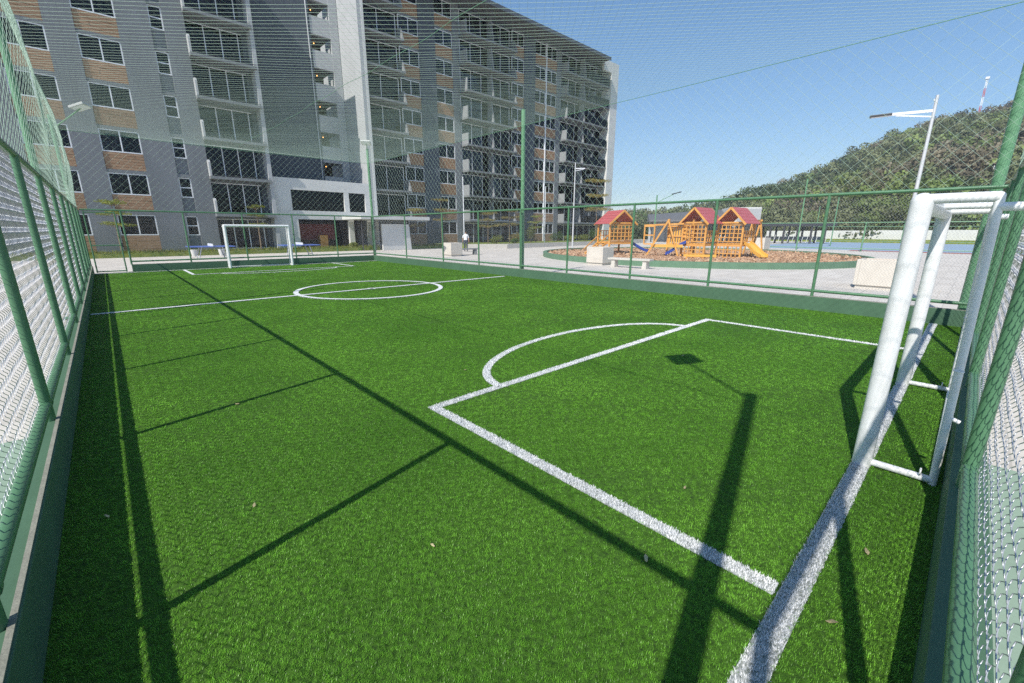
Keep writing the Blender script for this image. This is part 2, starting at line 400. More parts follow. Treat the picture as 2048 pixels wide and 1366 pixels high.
def line_object(name, label, parts):
    V = []; F = []; L = 0.0
    for q in parts:                                  # sample blade roots inside the line
        if q[0] == 's':
            a, b, wd = q[1:]; ln = np.linalg.norm(b-a); mid = (a+b)/2; dd = np.linalg.norm(mid-camxy)
            nn = int(ln*wd*30000/max(1, (dd/5.0))**1.3); nn = max(nn, 400)
            t = RNG.uniform(0, 1, nn); dr = (b-a)/ln; sd = np.array([-dr[1], dr[0]])
            edge = wd/2*(1+0.03*np.sin(t*ln*7.0))
            P = a+np.outer(t*ln, dr)+np.outer(RNG.uniform(-1, 1, nn)*edge, sd)
            dist = np.linalg.norm(P-camxy, axis=1)
        else:
            c, r, a0, a1, wd, ry = q[1:]; ln = (a1-a0)*(r+ry)/2; dd = np.linalg.norm(c-camxy)
            nn = max(400, int(ln*wd*30000/max(1, (dd/5.0))**1.3))
            an = RNG.uniform(a0, a1, nn); rr = RNG.uniform(-wd/2, wd/2, nn)
            P = c+np.c_[(r+rr)*np.cos(an), (ry+rr)*np.sin(an)]
            dist = np.linalg.norm(P-camxy, axis=1)
        k = np.clip(dist/5.0, 0.8, 4.0)
        th = RNG.uniform(0, 2*np.pi, nn); dr2 = np.c_[np.cos(th), np.sin(th), np.zeros(nn)]; sd2 = np.c_[-np.sin(th), np.cos(th), np.zeros(nn)]*(0.0019*k)[:, None]
        h = RNG.uniform(0.014, 0.021, nn)
        b0 = np.c_[P, np.zeros(nn)]; m_ = b0+dr2*(0.3*h)[:, None]; m_[:, 2] = h*0.6; tp = b0+dr2*(RNG.uniform(0.2, 0.8, nn)*h)[:, None]; tp[:, 2] = h
        base = sum(len(x) for x in V)
        V.append(np.stack([b0-sd2, b0+sd2, m_+sd2*0.9, m_-sd2*0.9, tp], 1).reshape(-1, 3))
        i = base+5*np.arange(nn)[:, None]
        F.append(np.concatenate([i+np.array([[0, 1, 2]]), i+np.array([[0, 2, 3]]), i+np.array([[3, 2, 4]])]))
        # backing strip
        N = 2 if q[0] == 's' else 48
        if q[0] == 's':
            sd3 = sd*wd/2; zz_ = 0.006 if dd < 9 else 0.020; ring = [np.r_[a-sd3, zz_], np.r_[a+sd3, zz_], np.r_[b-sd3, zz_], np.r_[b+sd3, zz_]]
        else:
            ring = []; zz_ = 0.006 if dd < 9 else 0.021
            for u in np.linspace(a0, a1, N):
                ring += [np.r_[c+np.array([(r-wd/2)*np.cos(u), (ry-wd/2)*np.sin(u)]), zz_], np.r_[c+np.array([(r+wd/2)*np.cos(u), (ry+wd/2)*np.sin(u)]), zz_]]
        base = sum(len(x) for x in V); V.append(np.array(ring)); m = len(ring)//2
        F.append(np.array([[(base+2*j, base+2*j+1, base+2*j+3), (base+2*j, base+2*j+3, base+2*j+2)] for j in range(m-1)]).reshape(-1, 3))
    me = np_mesh(name, np.concatenate(V), np.concatenate(F), M_line); me.materials.append(M_lineb if min(np.linalg.norm((q[1]+q[2])/2-camxy) if q[0] == 's' else np.linalg.norm(q[1]-camxy) for q in parts) < 9 else M_linef)
    me.polygons.foreach_set('material_index', np.concatenate([np.full(len(x), 1 if len(x) < 100 else 0, np.int32) for x in F])); o = link(name, me)
    return tag(o, label, 'marking')
for nm, lb, ps_ in LINES: line_object(nm, lb, ps_)

# ================================================================== LOW WALLS
WT = 0.312
def low_wall(name, x0, x1, y0, y1, label, cap_in):
    t = thing(name, ((x0+x1)/2, (y0+y1)/2, 0), label, 'wall')
    MB().box(x0, x1, y0, y1, -0.05, WT).build('wall_body', M_wall, t, bevel=0.006)
    c = cap_in
    if c: MB().box(x0+c[0], x1-c[1], y0+c[2], y1-c[3], WT, WT+0.008).build('mortar_cap', M_cap, t)
    return t
low_wall('low_wall', -0.16, 0.0, -0.61, 24.12, 'low dark green wall in shade along the left side of the pitch', (0.130, 0.009, 0.01, 0.01))
low_wall('low_wall', FX, FX+0.16, -0.61, 24.28, 'low sunlit green wall along the playground side of the pitch', (0.004, 0.09, 0.01, 0.01))
low_wall('low_wall', 1.19, FX, 24.12, 24.28, 'low green wall behind the far goal', (0.01, 0.01, 0.004, 0.09))
low_wall('low_wall', 0.0, FX, -0.61, -0.45, 'low green wall behind the near goal', None)

# ================================================================== CHAIN-LINK FENCES
ZT, ZB, RP = 2.52, 0.44, 0.033
def chain_mesh(L, z0, z1, a, r, fine):
    az = 0.050 if fine else a; nw = int(round(L/a)); K = int((z1-z0)/az)
    if fine:
        ph = np.arange(0, K*4+1)*math.pi/4.0                # flattened helix, as woven wire is
        zz = z0+ph/math.pi*az; tri = np.abs(((ph/math.pi) % 2)-1); tri = 1-tri
        uu = 0.55*(0.5-0.5*np.cos(ph))+0.45*tri; uu = uu*1.10-0.05; ww = 0.0075*np.sin(ph); n = 4
    else:
        k = np.arange(K+1); zz = z0+k*a; uu = (k % 2).astype(float)*1.04-0.02; ww = np.zeros(K+1); n = 3
    i = np.arange(nw)[:, None]
    P = np.stack([(i+uu[None, :])*a, np.broadcast_to(ww, (nw, len(ww))), np.broadcast_to(zz, (nw, len(zz)))], -1)
    # a little irregularity, as stretched wire has
    P[..., 0] += 0.0015*np.sin(i*1.7+zz[None]*3.1); P[..., 1] += 0.002*np.sin(i*0.9+zz[None]*2.3)
    V, F = np_tubes(P, r, n)
    me = np_mesh('chain_link', V, F, M_zinc)
    me.polygons.foreach_set('use_smooth', [True]*len(me.polygons)); return me
def fence(name, label, origin, ang, stations, mesh_side, fine, post_r=RP, z_lo=ZB):
    """runs along local +u from origin; stations = post positions."""
    t = thing(name, (origin[0], origin[1], 0), label, 'fence'); t.rotation_euler = (0, 0, ang)
    ca, sa = math.cos(ang), math.sin(ang)
    def W(u, v, z): return (origin[0]+u*ca-v*sa, origin[1]+u*sa+v*ca, z)
    cache = {}
    pm = None
    for u in stations:
        MB().tube([W(u, 0, WT-0.01), W(u, 0, ZT)], post_r, 12).build('post', M_gpipe, t, True)
    u0, u1 = stations[0], stations[-1]
    MB().tube([W(u0-0.03, 0, ZT), W(u1+0.03, 0, ZT)], post_r, 12).build('top_rail', M_gpipe, t, True)
    for a, b in zip(stations[:-1], stations[1:]):
        MB().tube([W(a+0.02, 0, ZB), W(b-0.02, 0, ZB)], post_r, 12).build('bottom_rail', M_gpipe, t, True)
        k = round(b-a, 3)
        if k not in cache:
            cache[k] = chain_mesh(b-a, ZB-0.02, ZT+0.02, (b-a)/round((b-a)/(0.072 if fine else 0.054)), 0.0020 if fine else 0.0024, fine)
        o = inst('chain_link', cache[k], t); o.matrix_parent_inverse = Matrix.Identity(4)
        o.location = (a, mesh_side*(post_r+0.006), 0); o['kind'] = 'stuff'
    if fine:
        for u in stations[1:-1]:
            for sg in (-1, 1):
                a_ = W(u+sg*(post_r+0.012), 0, ZB); b_ = W(u+sg*(post_r+0.045), 0, ZB)
                MB().tube([a_, b_], post_r+0.0035, 12).build('weld_collar', M_gpipe, t, True)
    return t
ST = [-0.51, 1.92, 4.37, 6.82, 9.27, 11.72, 14.2, 16.65, 19.1, 21.6, 24.18]
fence('chain_link_fence', 'green chain-link fence along the left side of the pitch', (-0.06, 0.0), math.pi/2, ST, 1, True)
fence('chain_link_fence', 'green chain-link fence between the pitch and the playground', (FX+0.06, 0.0), math.pi/2, [-0.51, 2.08, 4.45, 6.84, 9.35, 11.68, 14.23, 16.92, 20.35, 24.18], -1, False)
fence('chain_link_fence', 'green chain-link fence behind the far goal', (0.0, 24.18), 0.0, [1.20, 3.27, 5.56, 7.80, 10.0, 12.14], 1, False)
fence('chain_link_fence', 'green chain-link fence behind the near goal, seen edge on', (0.0, -0.51), 0.0, [-0.06, 1.45, 3.88, 6.3, 8.7, 10.5, 12.14], -1, True, 0.036)

# gate in the far left corner
g = thing('gate', (0.55, 24.18, 0), 'green pipe gate with chain-link infill in the far left corner', 'gate')
for x in (0.09, 1.0): MB().tube([(x, 24.18, 0.03), (x, 24.18, 2.47)], 0.026, 10).build('stile', M_gpipe, g, True)
for nm, z in (('bottom_rail', 0.07), ('mid_rail', 1.12), ('top_rail', 2.42)):
    MB().tube([(0.09, 24.18, z), (1.0, 24.18, z)], 0.024, 10).build(nm, M_gpipe, g, True)
o = inst('chain_link', chain_mesh(0.9, 0.07, 2.42, 0.0529, 0.0026, False), g); o.matrix_parent_inverse = Matrix.Identity(4)
o.location = (0.1-0.55, 0.02, 0); o['kind'] = 'stuff'
MB().box(1.02, 1.06, 24.12, 24.15, 1.05, 1.2).build('latch', M_dark, g)
MB().tube([(0.0, 24.18, ZT), (1.2, 24.18, ZT)], 0.033, 10).build('lintel', M_gpipe, g, True)

# ================================================================== NET POLES AND FLOODLIGHTS
ZN = 5.42
def net_pole(x, y, h, r, label, top=None):
    t = thing('net_pole', (x, y, 0), label, 'pole')
    tx, ty = top or (x, y)
    MB().tube([(x, y, 0), (tx, ty, h)], r, 14).build('shaft', M_gpole, t, True)
    MB().tube([(tx, ty, h), (tx, ty, h+0.02)], r+0.004, 14).build('cap', M_gpole, t, True)
    MB().box(x-0.14, x+0.14, y-0.14, y+0.14, 0, 0.015).build('base_plate', M_gpole, t)
    return t
def floodlight(px, py, pz, hx, hy, hz, label, size=0.34):
    t = thing('floodlight', (px, py, pz), label, 'floodlight')
    MB().tube([(px, py, pz), (hx, hy, hz-0.05)], 0.022, 8).build('arm', M_gpole, t, True)
    d = Vector((hx-px, hy-py, 0)); d = d.normalized() if d.length > 0.05 else Vector((0.7, -0.7, 0)); s = Vector((-d.y, d.x, 0))
    c = Vector((hx, hy, hz)); n_up = Vector((0, 0, 1))*0.9-d*0.35; n_up.normalize(); f = s.cross(n_up)*-1
    def bx(a0, a1, b0, b1, c0, c1):
        return [tuple(c+f*a+s*b+n_up*e) for (a, b, e) in ((a0,b0,c0),(a1,b0,c0),(a1,b1,c0),(a0,b1,c0),(a0,b0,c1),(a1,b0,c1),(a1,b1,c1),(a0,b1,c1))]
    q = size/2
    MB().hexa(bx(-q, q, -q*1.2, q*1.2, -0.04, 0.04)).build('housing', M_lamp, t, bevel=0.01)
    MB().hexa(bx(-q*0.85, q*0.85, -q, q, -0.05, -0.041)).build('lens', M_frame, t)
    MB().hexa(bx(-q*0.5, q*0.5, -q*0.5, q*0.5, 0.04, 0.085)).build('driver_box', M_lamp, t)
    return t
net_pole(-0.20, -0.34, 5.85, 0.068, 'tall green net pole at the near left corner beside the camera', (-0.22, -0.17))
floodlight(-0.22, -0.17, 5.72, 0.33, 0.92, 6.10, 'floodlight on the near left pole, seen by its shadow on the turf', 0.36)
net_pole(-0.22, 12.1, 5.7, 0.055, 'tall green net pole halfway along the left fence')
net_pole(-0.20, 24.36, 5.9, 0.06, 'tall green net pole at the far left corner')
floodlight(-0.16, 24.36, 5.45, 0.72, 23.9, 6.25, 'pale floodlight on a slanting arm at the far left corner', 0.5)
net_pole(FX+0.22, 24.36, 6.2, 0.07, 'tall green net pole at the far right corner by the canopy')
floodlight(FX+0.22, 24.36, 6.2, FX+0.10, 24.2, 6.5, 'floodlight on top of the far right corner pole', 0.42)
net_pole(FX+0.26, 11.78, 5.95, 0.075, 'tall green net pole halfway along the playground fence')
net_pole(FX+0.28, -0.35, 5.9, 0.085, 'thick green net pole at the near right corner')

# ================================================================== NETS
def clip_net(u0, u1, v0, v1, s, fn, r, name, label, rb=None, jit=0.012, nseg=26):
    """diamond net over the rectangle (u,v) mapped to space by fn"""
    Vs = []; Fs = []; off = 0
    for sign, rad in ((1, r), (-1, rb or r)):
        step = s*math.sqrt(2); lines = []
        c0 = (u0+v0) if sign > 0 else (u0-v1); c1 = (u1+v1) if sign > 0 else (u1-v0)
        c = c0+step*0.5
        while c < c1:
            # u + sign*v = c
            pts_ = []
            for (uu, vv) in ((u0, None), (u1, None), (None, v0), (None, v1)):
                if uu is not None: vv = (c-uu)*sign
                else: uu = c-sign*vv
                if u0-1e-6 <= uu <= u1+1e-6 and v0-1e-6 <= vv <= v1+1e-6: pts_.append((uu, vv))
            if len(pts_) >= 2:
                a = np.array(pts_[0]); b = max((np.array(p) for p in pts_[1:]), key=lambda p: np.linalg.norm(p-a))
                if np.linalg.norm(b-a) > 0.03: lines.append((a, b, c))
            c += step
        for a, b, c in lines:
            K = max(4, int(np.linalg.norm(b-a)/0.7)+2); K = nseg if K > nseg else K
            t = np.linspace(0, 1, K)[:, None]; q = a+(b-a)*t
            ph = RNG.uniform(0, 6.28); q = q+np.stack([np.sin(t[:, 0]*9+ph), np.cos(t[:, 0]*7+ph)], -1)*jit*np.sin(np.pi*t)
            X = fn(q[:, 0], q[:, 1]); V, F = np_tubes(X[None], rad, 3); Vs.append(V); Fs.append(F+off); off += len(V)
    o = link(name, np_mesh(name, np.concatenate(Vs), np.concatenate(Fs), M_net)); return tag(o, label, 'net')
x0, x1, y0, y1 = -0.10, FX+0.10, -0.55, 24.25
def roof_fn(u, v):
    sx = np.sin(np.pi*np.clip((u-x0)/(x1-x0), 0, 1)); sy = np.sin(np.pi*np.clip((v-y0)/(y1-y0), 0, 1))
    z = ZN-0.22*sx*np.sqrt(np.maximum(sy, 0))+0.02*np.sin(u*2.1+v*0.7)*sx*sy
    return np.stack([u, v, z], -1)
clip_net(x0, x1, y0, y1, 0.135, roof_fn, 0.0024, 'roof_net', 'pale green safety net stretched flat over the whole pitch', 0.0014, nseg=44)
def left_fn(u, v):
    t = np.clip((v-ZT)/(ZN-ZT), 0, 1); b = np.sin(np.pi*t)
    return np.stack([-0.06-0.03*t+(0.20+0.05*np.sin(u*0.9))*b*np.sin(np.pi*np.clip((u+0.5)/24.7, 0, 1))**0.4, u, v], -1)
clip_net(-0.5, 24.25, ZT, ZN, 0.13, left_fn, 0.0021, 'side_net', 'pale green net bulging above the left fence')
def right_fn(u, v):
    t = np.clip((v-ZT)/(ZN-ZT), 0, 1); b = np.sin(np.pi*t)*np.sin(np.pi*np.clip((u+0.5)/24.7, 0, 1))
    return np.stack([FX+0.08+0.06*b, u, v], -1)
clip_net(-0.5, 24.25, ZT, ZN, 0.19, right_fn, 0.0023, 'side_net', 'pale net of wide diamonds above the playground fence')
def far_fn(u, v): return np.stack([u, 24.22+0.05*np.sin(np.pi*np.clip((v-ZT)/(ZN-ZT), 0, 1))*np.sin(u*0.26), v], -1)
clip_net(-0.06, FX+0.1, ZT, ZN, 0.19, far_fn, 0.0023, 'side_net', 'pale net of wide diamonds above the fence behind the far goal')
def near_fn(u, v): return np.stack([u, -0.55+0.02*np.sin(np.pi*np.clip((v-ZT)/(ZN-ZT), 0, 1)), v], -1)
clip_net(-0.06, FX+0.1, ZT, ZN, 0.19, near_fn, 0.0022, 'side_net', 'pale net above the fence behind the near goal')
def rope(name, pts, r, label): return tag(MB().tube(pts, r, 6).build(name, M_rope, None, True), label, 'rope')
rope('border_rope', [(FX+0.12, -0.6, ZN), (FX+0.12, 6, ZN-0.03), (FX+0.14, 11.8, ZN), (FX+0.12, 18, ZN-0.03), (FX+0.12, 24.25, ZN)], 0.007, 'border rope where the roof net meets the playground side net')
rope('border_rope', [(-0.1, 24.25, ZN), (6, 24.25, ZN-0.05), (FX+0.12, 24.25, ZN)], 0.008, 'border rope of the roof net above the far goal')
rope('border_rope', [(-0.09, -0.55, ZN), (-0.09, 12, ZN), (-0.09, 24.25, ZN)], 0.007, 'border rope of the roof net above the left fence')
rope('seam_rope', [(5.5+0.025*math.sin(y*2.7), y+0.0, float(roof_fn(np.array(5.5), np.array(y))[2])+0.01) for y in np.linspace(-0.5, 24.2, 60)], 0.0045, 'green seam rope lengthwise across the middle of the roof net')

# ================================================================== GOALS
def goal(xa, xb, y, sgn, depth, label, near):
    t = thing('football_goal', ((xa+xb)/2, y, 0), label, 'goal', 'football goals on the pitch')
    rf = 0.061; h = 2.0; zr = h-rf
    yb = y+sgn*depth
    for x in (xa, xb):
        MB().tube([(x, y, 0), (x, y, zr)], rf, 20).ball((x, y, zr), rf, 20, 8).build('front_post', M_white, t, True)
        MB().tube([(x, y+sgn*(depth+0.055), 0.0), (x, yb, h-0.035)], 0.0235, 14).ball((x, yb, h-0.035), 0.0235, 14, 6).build('rear_post', M_white, t, True)
        MB().tube([(x, y, 0.035), (x, y+sgn*(depth+0.05), 0.035)], 0.026, 12).build('base_bar', M_white, t, True)
        MB().tube([(x, y, h-0.04), (x, yb, h-0.04)], 0.032, 12).build('top_bar', M_white, t, True)
        MB().ring((x-0.02, y+sgn*(depth-0.02), 0.085), 0.022, 0.006, 'y').build('net_eye', M_white, t, True)
        MB().ring((x-0.05, yb+sgn*0.03, 0.86), 0.022, 0.006, 'z').build('net_eye', M_white, t, True)
        MB().tube([(x, yb+sgn*0.04, 0.52), (x, yb+sgn*0.10, 0.50)], 0.014, 8).build('wall_tie', M_white, t, True)
        MB().tube([(x, yb, h-0.10), (x, yb+sgn*0.12, h-0.10)], 0.026, 12).build('fence_tie', M_white, t, True)
    MB().tube([(xa, y, zr), (xb, y, zr)], rf, 20).build('crossbar', M_white, t, True)
    xm = (xa+xb)/2
    MB().tube([(xm, y, h-0.04), (xm, yb, h-0.04)], 0.026, 12).build('top_bar', M_white, t, True)
    MB().tube([(xa, yb, h-0.04), (xb, yb, h-0.04)], 0.02, 12).build('rear_bar', M_white, t, True)
    MB().tube([(xa, y+sgn*(depth+0.05), 0.035), (xb, y+sgn*(depth+0.05), 0.035)], 0.02, 12).build('rear_base_bar', M_white, t, True)
    return t
goal(4.50, 7.12, 0.0, -1, 0.345, 'large white pipe goal close by on the right, seen from its side', True)
goal(4.68, 7.42, 23.66, 1, 0.34, 'small-looking white pipe goal at the far end of the pitch', False)

# ================================================================== APARTMENT BLOCKS
FH = 2.69
def zf(f): return 0.25+FH*f
def boards_mesh(wd, ht, n):
    m = MB(); b = ht/n
    for i in range(n):
        z = i*b; off = 0.35 if i % 2 else 0.0
        xs = [0.0]+[x for x in np.arange(0.7-off, wd, 0.9) if 0.15 < x < wd-0.15]+[wd]
        for p, q in zip(xs[:-1], xs[1:]):
            m.box(p+0.004, q-0.004, -0.012-0.010*((i*7+int(p*10)) % 3)/2, 0.05, z+0.010, z+b-0.010)
    m.box(0, wd, 0.0, 0.055, 0, ht)
    return m.mesh('timber_tile_panel', M_board)
def frame_mesh(wd, ht, mull, bars=(), t=0.068):
    m = MB(); m.box(0, wd, 0, 0.06, 0, t); m.box(0, wd, 0, 0.06, ht-t, ht)
    m.box(0, t, 0.002, 0.058, t, ht-t); m.box(wd-t, wd, 0.002, 0.058, t, ht-t)
    for x in mull: m.box(x-t/2, x+t/2, 0.001, 0.059, t, ht-t)
    for z in bars: m.box(t, wd-t, 0.003, 0.057, z-t/2, z+t/2)
    return m.mesh('window', M_frame)
def pane_mesh(a, b, z0, z1): return MB().box(a, b, 0.024, 0.032, z0, z1).mesh('pane', M_glass)
def curtain_mesh(wd, ht):
    V = []; n = max(12, int(wd/0.05))
    for i in range(n+1):
        x = wd*i/n; y = 0.05*math.sin(i*1.15)
        V += [(x, y, 0), (x, y, ht)]
    F = [(2*i, 2*i+2, 2*i+3, 2*i+1) for i in range(n)]
    me = bpy.data.meshes.new('curtain'); me.from_pydata(V, [], F); me.materials.append(M_curt)
    me.polygons.foreach_set('use_smooth', [True]*len(F)); return me
WCACHE = {}
def window(t, x, y, z, wd, ht, mull, bars=(), curtain=0.0):
    key = (round(wd, 2), round(ht, 2), tuple(mull), tuple(bars))
    if key not in WCACHE:
        edges = [0.04]+list(mull)+[wd-0.04]; rows = [0.04]+list(bars)+[ht-0.04]
        WCACHE[key] = (frame_mesh(wd, ht, mull, bars), [pane_mesh(a, b, c, d) for a, b in zip(edges[:-1], edges[1:]) for c, d in zip(rows[:-1], rows[1:])], {})
    fm, pm, cm = WCACHE[key]
    wo_ = inst('window', fm, t, (x, y, z))
    for p in pm:
        o = bpy.data.objects.new('pane', p); col.objects.link(o); o.parent = wo_
    if curtain > 0:
        k = round(curtain*wd, 2)
        if k not in cm: cm[k] = curtain_mesh(k, ht-0.1)
        o = bpy.data.objects.new('curtain', cm[k]); col.objects.link(o); o.parent = wo_
        o.location = (0.05 if random.random() < 0.5 else wd-k-0.05, 0.28, 0.05)
    return wo_
BC = {}
def boards(t, x, y, z, wd, ht, n=6):
    k = (round(wd, 2), round(ht, 2), n)
    if k not in BC: BC[k] = boards_mesh(wd, ht, n)
    return inst('timber_tile_panel', BC[k], t, (x, y, z))
SILL = 1.12; WHT = 1.38; REC = 0.085
# ---- left block: front plane y = 40
L = thing('apartment_block', (3.0, 44.0, 0), 'tall grey apartment block with brown tiled panels behind the far goal', 'building')
LY = 40.0; LN = 8; LTOP = zf(LN)+0.82
LX0, LX1 = -20.0, 11.35
piers = [(-20, -12.4), (-10.3, -8.7), (-6.6, -4.9), (-4.15, -2.05), (0.08, 1.44), (3.50, 5.20), (5.95, 7.15)]
for a, b in piers: MB().box(a, b, LY, LY+0.35, 0, LTOP).build('pier', M_grey, L)
wins = [(-12.4, -10.3), (-8.7, -6.6), (-2.05, 0.08), (1.44, 3.50)]
for f in range(LN):
    z = zf(f)
    for (a, b) in wins:
        boards(L, a+0.002, LY+REC, z+0.02, b-a-0.004, SILL-0.03)
        window(L, a+0.004, LY+REC-0.01, z+SILL, b-a-0.008, WHT, ((b-a)/2,), (), random.choice((0, 0, 0.45, 0.9)) if f > 3 else random.choice((0, 0, 0, 0.4)))
        MB().box(a, b, LY+0.03, LY+0.35, z+SILL+WHT+0.004, z+FH+0.018).build('lintel_band', M_grey, L)
    for (a, b) in ((-4.9, -4.15), (5.20, 5.95)):      # narrow slot with stacked panes
        window(L, a+0.003, LY+0.12, z+SILL-0.02, b-a-0.006, WHT, (), (WHT/2,))
        MB().box(a, b, LY+0.17, LY+0.24, z+0.02, z+SILL-0.025).build('slot_panel', M_grey, L)
        MB().box(a, b, LY+0.04, LY+0.35, z+SILL+WHT-0.01, z+FH+0.018).build('lintel_band', M_grey, L)
    # balcony bay
    window(L, 7.18, LY+0.75, z+0.03, 3.85, 2.32, (1.15, 2.2, 3.3), (), random.choice((0, 0, 0.3, 0.55)))
    if f > 0:
        sl = MB().box(7.10, 11.2, LY-0.62, LY+0.8, z-0.20, z).build('balcony_slab', M_slab, L)
        MB().prism([(LY-0.62, z+0.003), (LY-0.05, z+0.003), (LY-0.05, z+1.12), (LY-0.45, z+1.12), (LY-0.62, z+0.95)], 0, 7.10, 7.22).build('balcony_side_panel', M_lgrey, L)
        MB().box(7.23, 11.15, LY-0.60, LY-0.585, z+0.06, z+0.10).build('balcony_rail', M_dark, L)
    MB().box(7.15, 11.1, LY+0.70, LY+0.9, z+2.36, z+FH+0.0).build('bay_lintel', M_grey, L)
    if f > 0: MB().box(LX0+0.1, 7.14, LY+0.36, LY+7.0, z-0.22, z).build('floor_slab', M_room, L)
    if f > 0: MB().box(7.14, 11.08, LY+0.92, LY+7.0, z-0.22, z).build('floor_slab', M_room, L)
MB().box(7.02, 7.15, LY+0.35, LY+0.9, 0, LTOP).build('bay_reveal', M_grey, L)
MB().box(11.08, 11.35, LY-0.35, LY+4.02, 0, LTOP).build('end_fin', M_lgrey, L)
MB().box(10.72, 11.06, LY+0.72, LY+0.88, 0.25, LTOP-1).build('blue_jamb', M_dgrey, L)
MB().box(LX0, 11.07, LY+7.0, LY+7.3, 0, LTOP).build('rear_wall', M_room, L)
MB().box(11.08, 11.35, LY+4.03, LY+14, 0, LTOP).build('side_wall', M_grey, L)
MB().box(LX0, 11.07, LY+0.36, LY+14, zf(LN)-0.1, zf(LN)+0.4).build('roof', M_roof, L)
MB().box(LX0, 11.07, LY-0.002, LY+0.3, zf(LN)+0.02, LTOP).build('parapet', M_grey, L)
for x in (-12.4, -4.9, 1.44, 3.5, 7.0): MB().box(x-0.05, x+0.05, LY+0.4, LY+6.9, 0, LTOP-1).build('party_wall', M_room, L)

# ---- stair core, set back
K = thing('stair_core', (15.5, 44.0, 0), 'recessed dark stair core with a column of lit openings between the blocks', 'building')
KY = 44.0
MB().box(11.36, 17.20, KY, KY+0.4, 0, 28).build('core_wall', M_dgrey, K)
MB().box(18.98, 19.72, KY-0.06, KY+0.4, 0, 28).build('light_pier', M_lgrey, K)
MB().box(17.20, 18.98, KY+2.6, KY+2.8, 0, 28).build('landing_wall', M_room, K)
for f in range(10):
    z = zf(f)+1.28
    MB().box(17.20, 18.98, KY-0.03, KY+0.25, z-1.55, z-0.10).build('landing_parapet', M_lgrey, K)
    MB().box(17.20, 18.98, KY+0.26, KY+2.6, z-1.55, z-1.35).build('landing_slab', M_slab, K)
    MB().ball((18.0, KY+1.6, z+0.98), 0.05, 8, 6).build('bulb', M_glow, K, True)
MB().tube([(16.95, KY-0.08, 6), (16.95, KY-0.08, 28)], 0.05, 8).build('drain_pipe', M_steel, K, True)

# ---- entrance block with sloping coping
E_ = thing('entrance_block', (15.5, 42, 0), 'low pale grey entrance block with dark openings and a sloping top edge', 'building')
EY = 40.0
def epiece(x0_, x1_, z0_, z1_, nm='wall_panel'): return MB().box(x0_, x1_, EY, EY+0.35, z0_, z1_).build(nm, M_cwhite, E_)
def ztop(x): return 5.98
epiece(11.36, 13.05, 0.0, 3.38)
MB().prism([(11.36, 3.385), (12.70, 3.385), (12.70, ztop(12.7)), (11.36, ztop(11.36))], 1, EY, EY+0.35).build('wall_panel', M_cwhite, E_)
MB().prism([(12.70, 5.06), (19.74, 5.06), (19.74, ztop(19.74)), (12.70, ztop(12.7))], 1, EY+0.002, EY+0.352).build('coping', M_cwhite, E_)
epiece(13.05, 19.74, 2.66, 3.385, 'transom'); epiece(17.22, 17.66, 3.39, 5.055, 'mullion_pier'); epiece(19.22, 19.74, 3.39, 5.055, 'mullion_pier')
epiece(17.45, 17.92, 0.0, 2.655, 'column'); epiece(19.30, 19.74, 0.0, 2.655, 'column')
for a, b, c, d in ((12.70, 17.22, 3.39, 5.055), (17.66, 19.22, 3.39, 5.055)):
    MB().box(a, b, EY+0.22, EY+0.24, c, d).build('pane', M_glass, E_)
MB().box(11.4, 19.7, KY-0.45, KY-0.05, 0, 5.1).build('interior_wall', M_room, E_)
MB().prism([(11.37, 5.10), (19.73, 5.10), (19.73, ztop(19.73)-0.12), (11.37, ztop(11.37)-0.12)], 1, EY+0.36, KY-0.02).build('roof_deck', M_slab, E_)
MB().box(11.4, 19.7, EY+0.36, KY-0.46, 2.7, 2.9).build('floor_slab', M_room, E_)
MB().box(13.6, 16.9, EY+2.2, EY+2.5, 0.9, 2.3).build('banner', mat('dark_red_banner', (0.20, 0.03, 0.03), 0.8), E_)
MB().box(15.2, 15.9, EY+1.4, EY+1.9, 0.0, 1.3).build('counter', M_timber, E_)
# canopy
Cn = thing('entrance_canopy', (20, 38, 0), 'flat cream canopy slab on a tapered fin beside the stair core', 'canopy')
MB().box(16.8, 23.6, 35.9, 39.9, 2.68, 2.98).build('roof_slab', M_cwhite, Cn, bevel=0.01)
MB().box(18.9, 21.15, 36.4, 36.6, 0, 2.3).build('screen_wall', M_cwhite, Cn)
MB().prism([(21.16, 0.0), (21.72, 0.0), (21.52, 2.28), (21.20, 2.28)], 1, 36.25, 36.7).build('tapered_fin', M_cwhite, Cn)
for x in (17.3, 18.5): MB().tube([(x, 37.0, 0), (x, 37.0, 2.68)], 0.06, 8).build('column', M_dark, Cn, True)

# ---- right block
Rb = thing('apartment_block', (40, 45, 0), 'long apartment block with stacked balconies receding to the right', 'building')
RY = 41.25; RF = 40.0; RNF = 9; RTOP = zf(RNF)
def rb(nm, m, *b): return MB().box(*b).build(nm, m, Rb)
rb('side_wall', M_lgrey, 19.76, 20.10, RF-0.1, KY+10, 0, 29)
rb('corner_edge', M_cwhite, 20.101, 20.34, RF-0.12, RY+0.3, 0, 29)
rp = [(26.6, 28.5, M_dgrey), (30.65, 31.50, M_grey), (41.25, 43.2, M_dgrey), (47.25, 48.05, M_grey)]
for a, b, m in rp: rb('pier', m, a, b, RY-0.12, RY+0.35, 0, RTOP)
rw = [(24.40, 26.6), (28.5, 30.65), (39.25, 41.25), (43.2, 45.15), (45.3, 47.25)]
rb('drain_pipe', M_frame, 45.15, 45.3, RY-0.14, RY+0.1, 0, RTOP)
bays = [(20.36, 24.2, 2), (31.65, 38.95, 5), (48.2, 57.4, 6)]
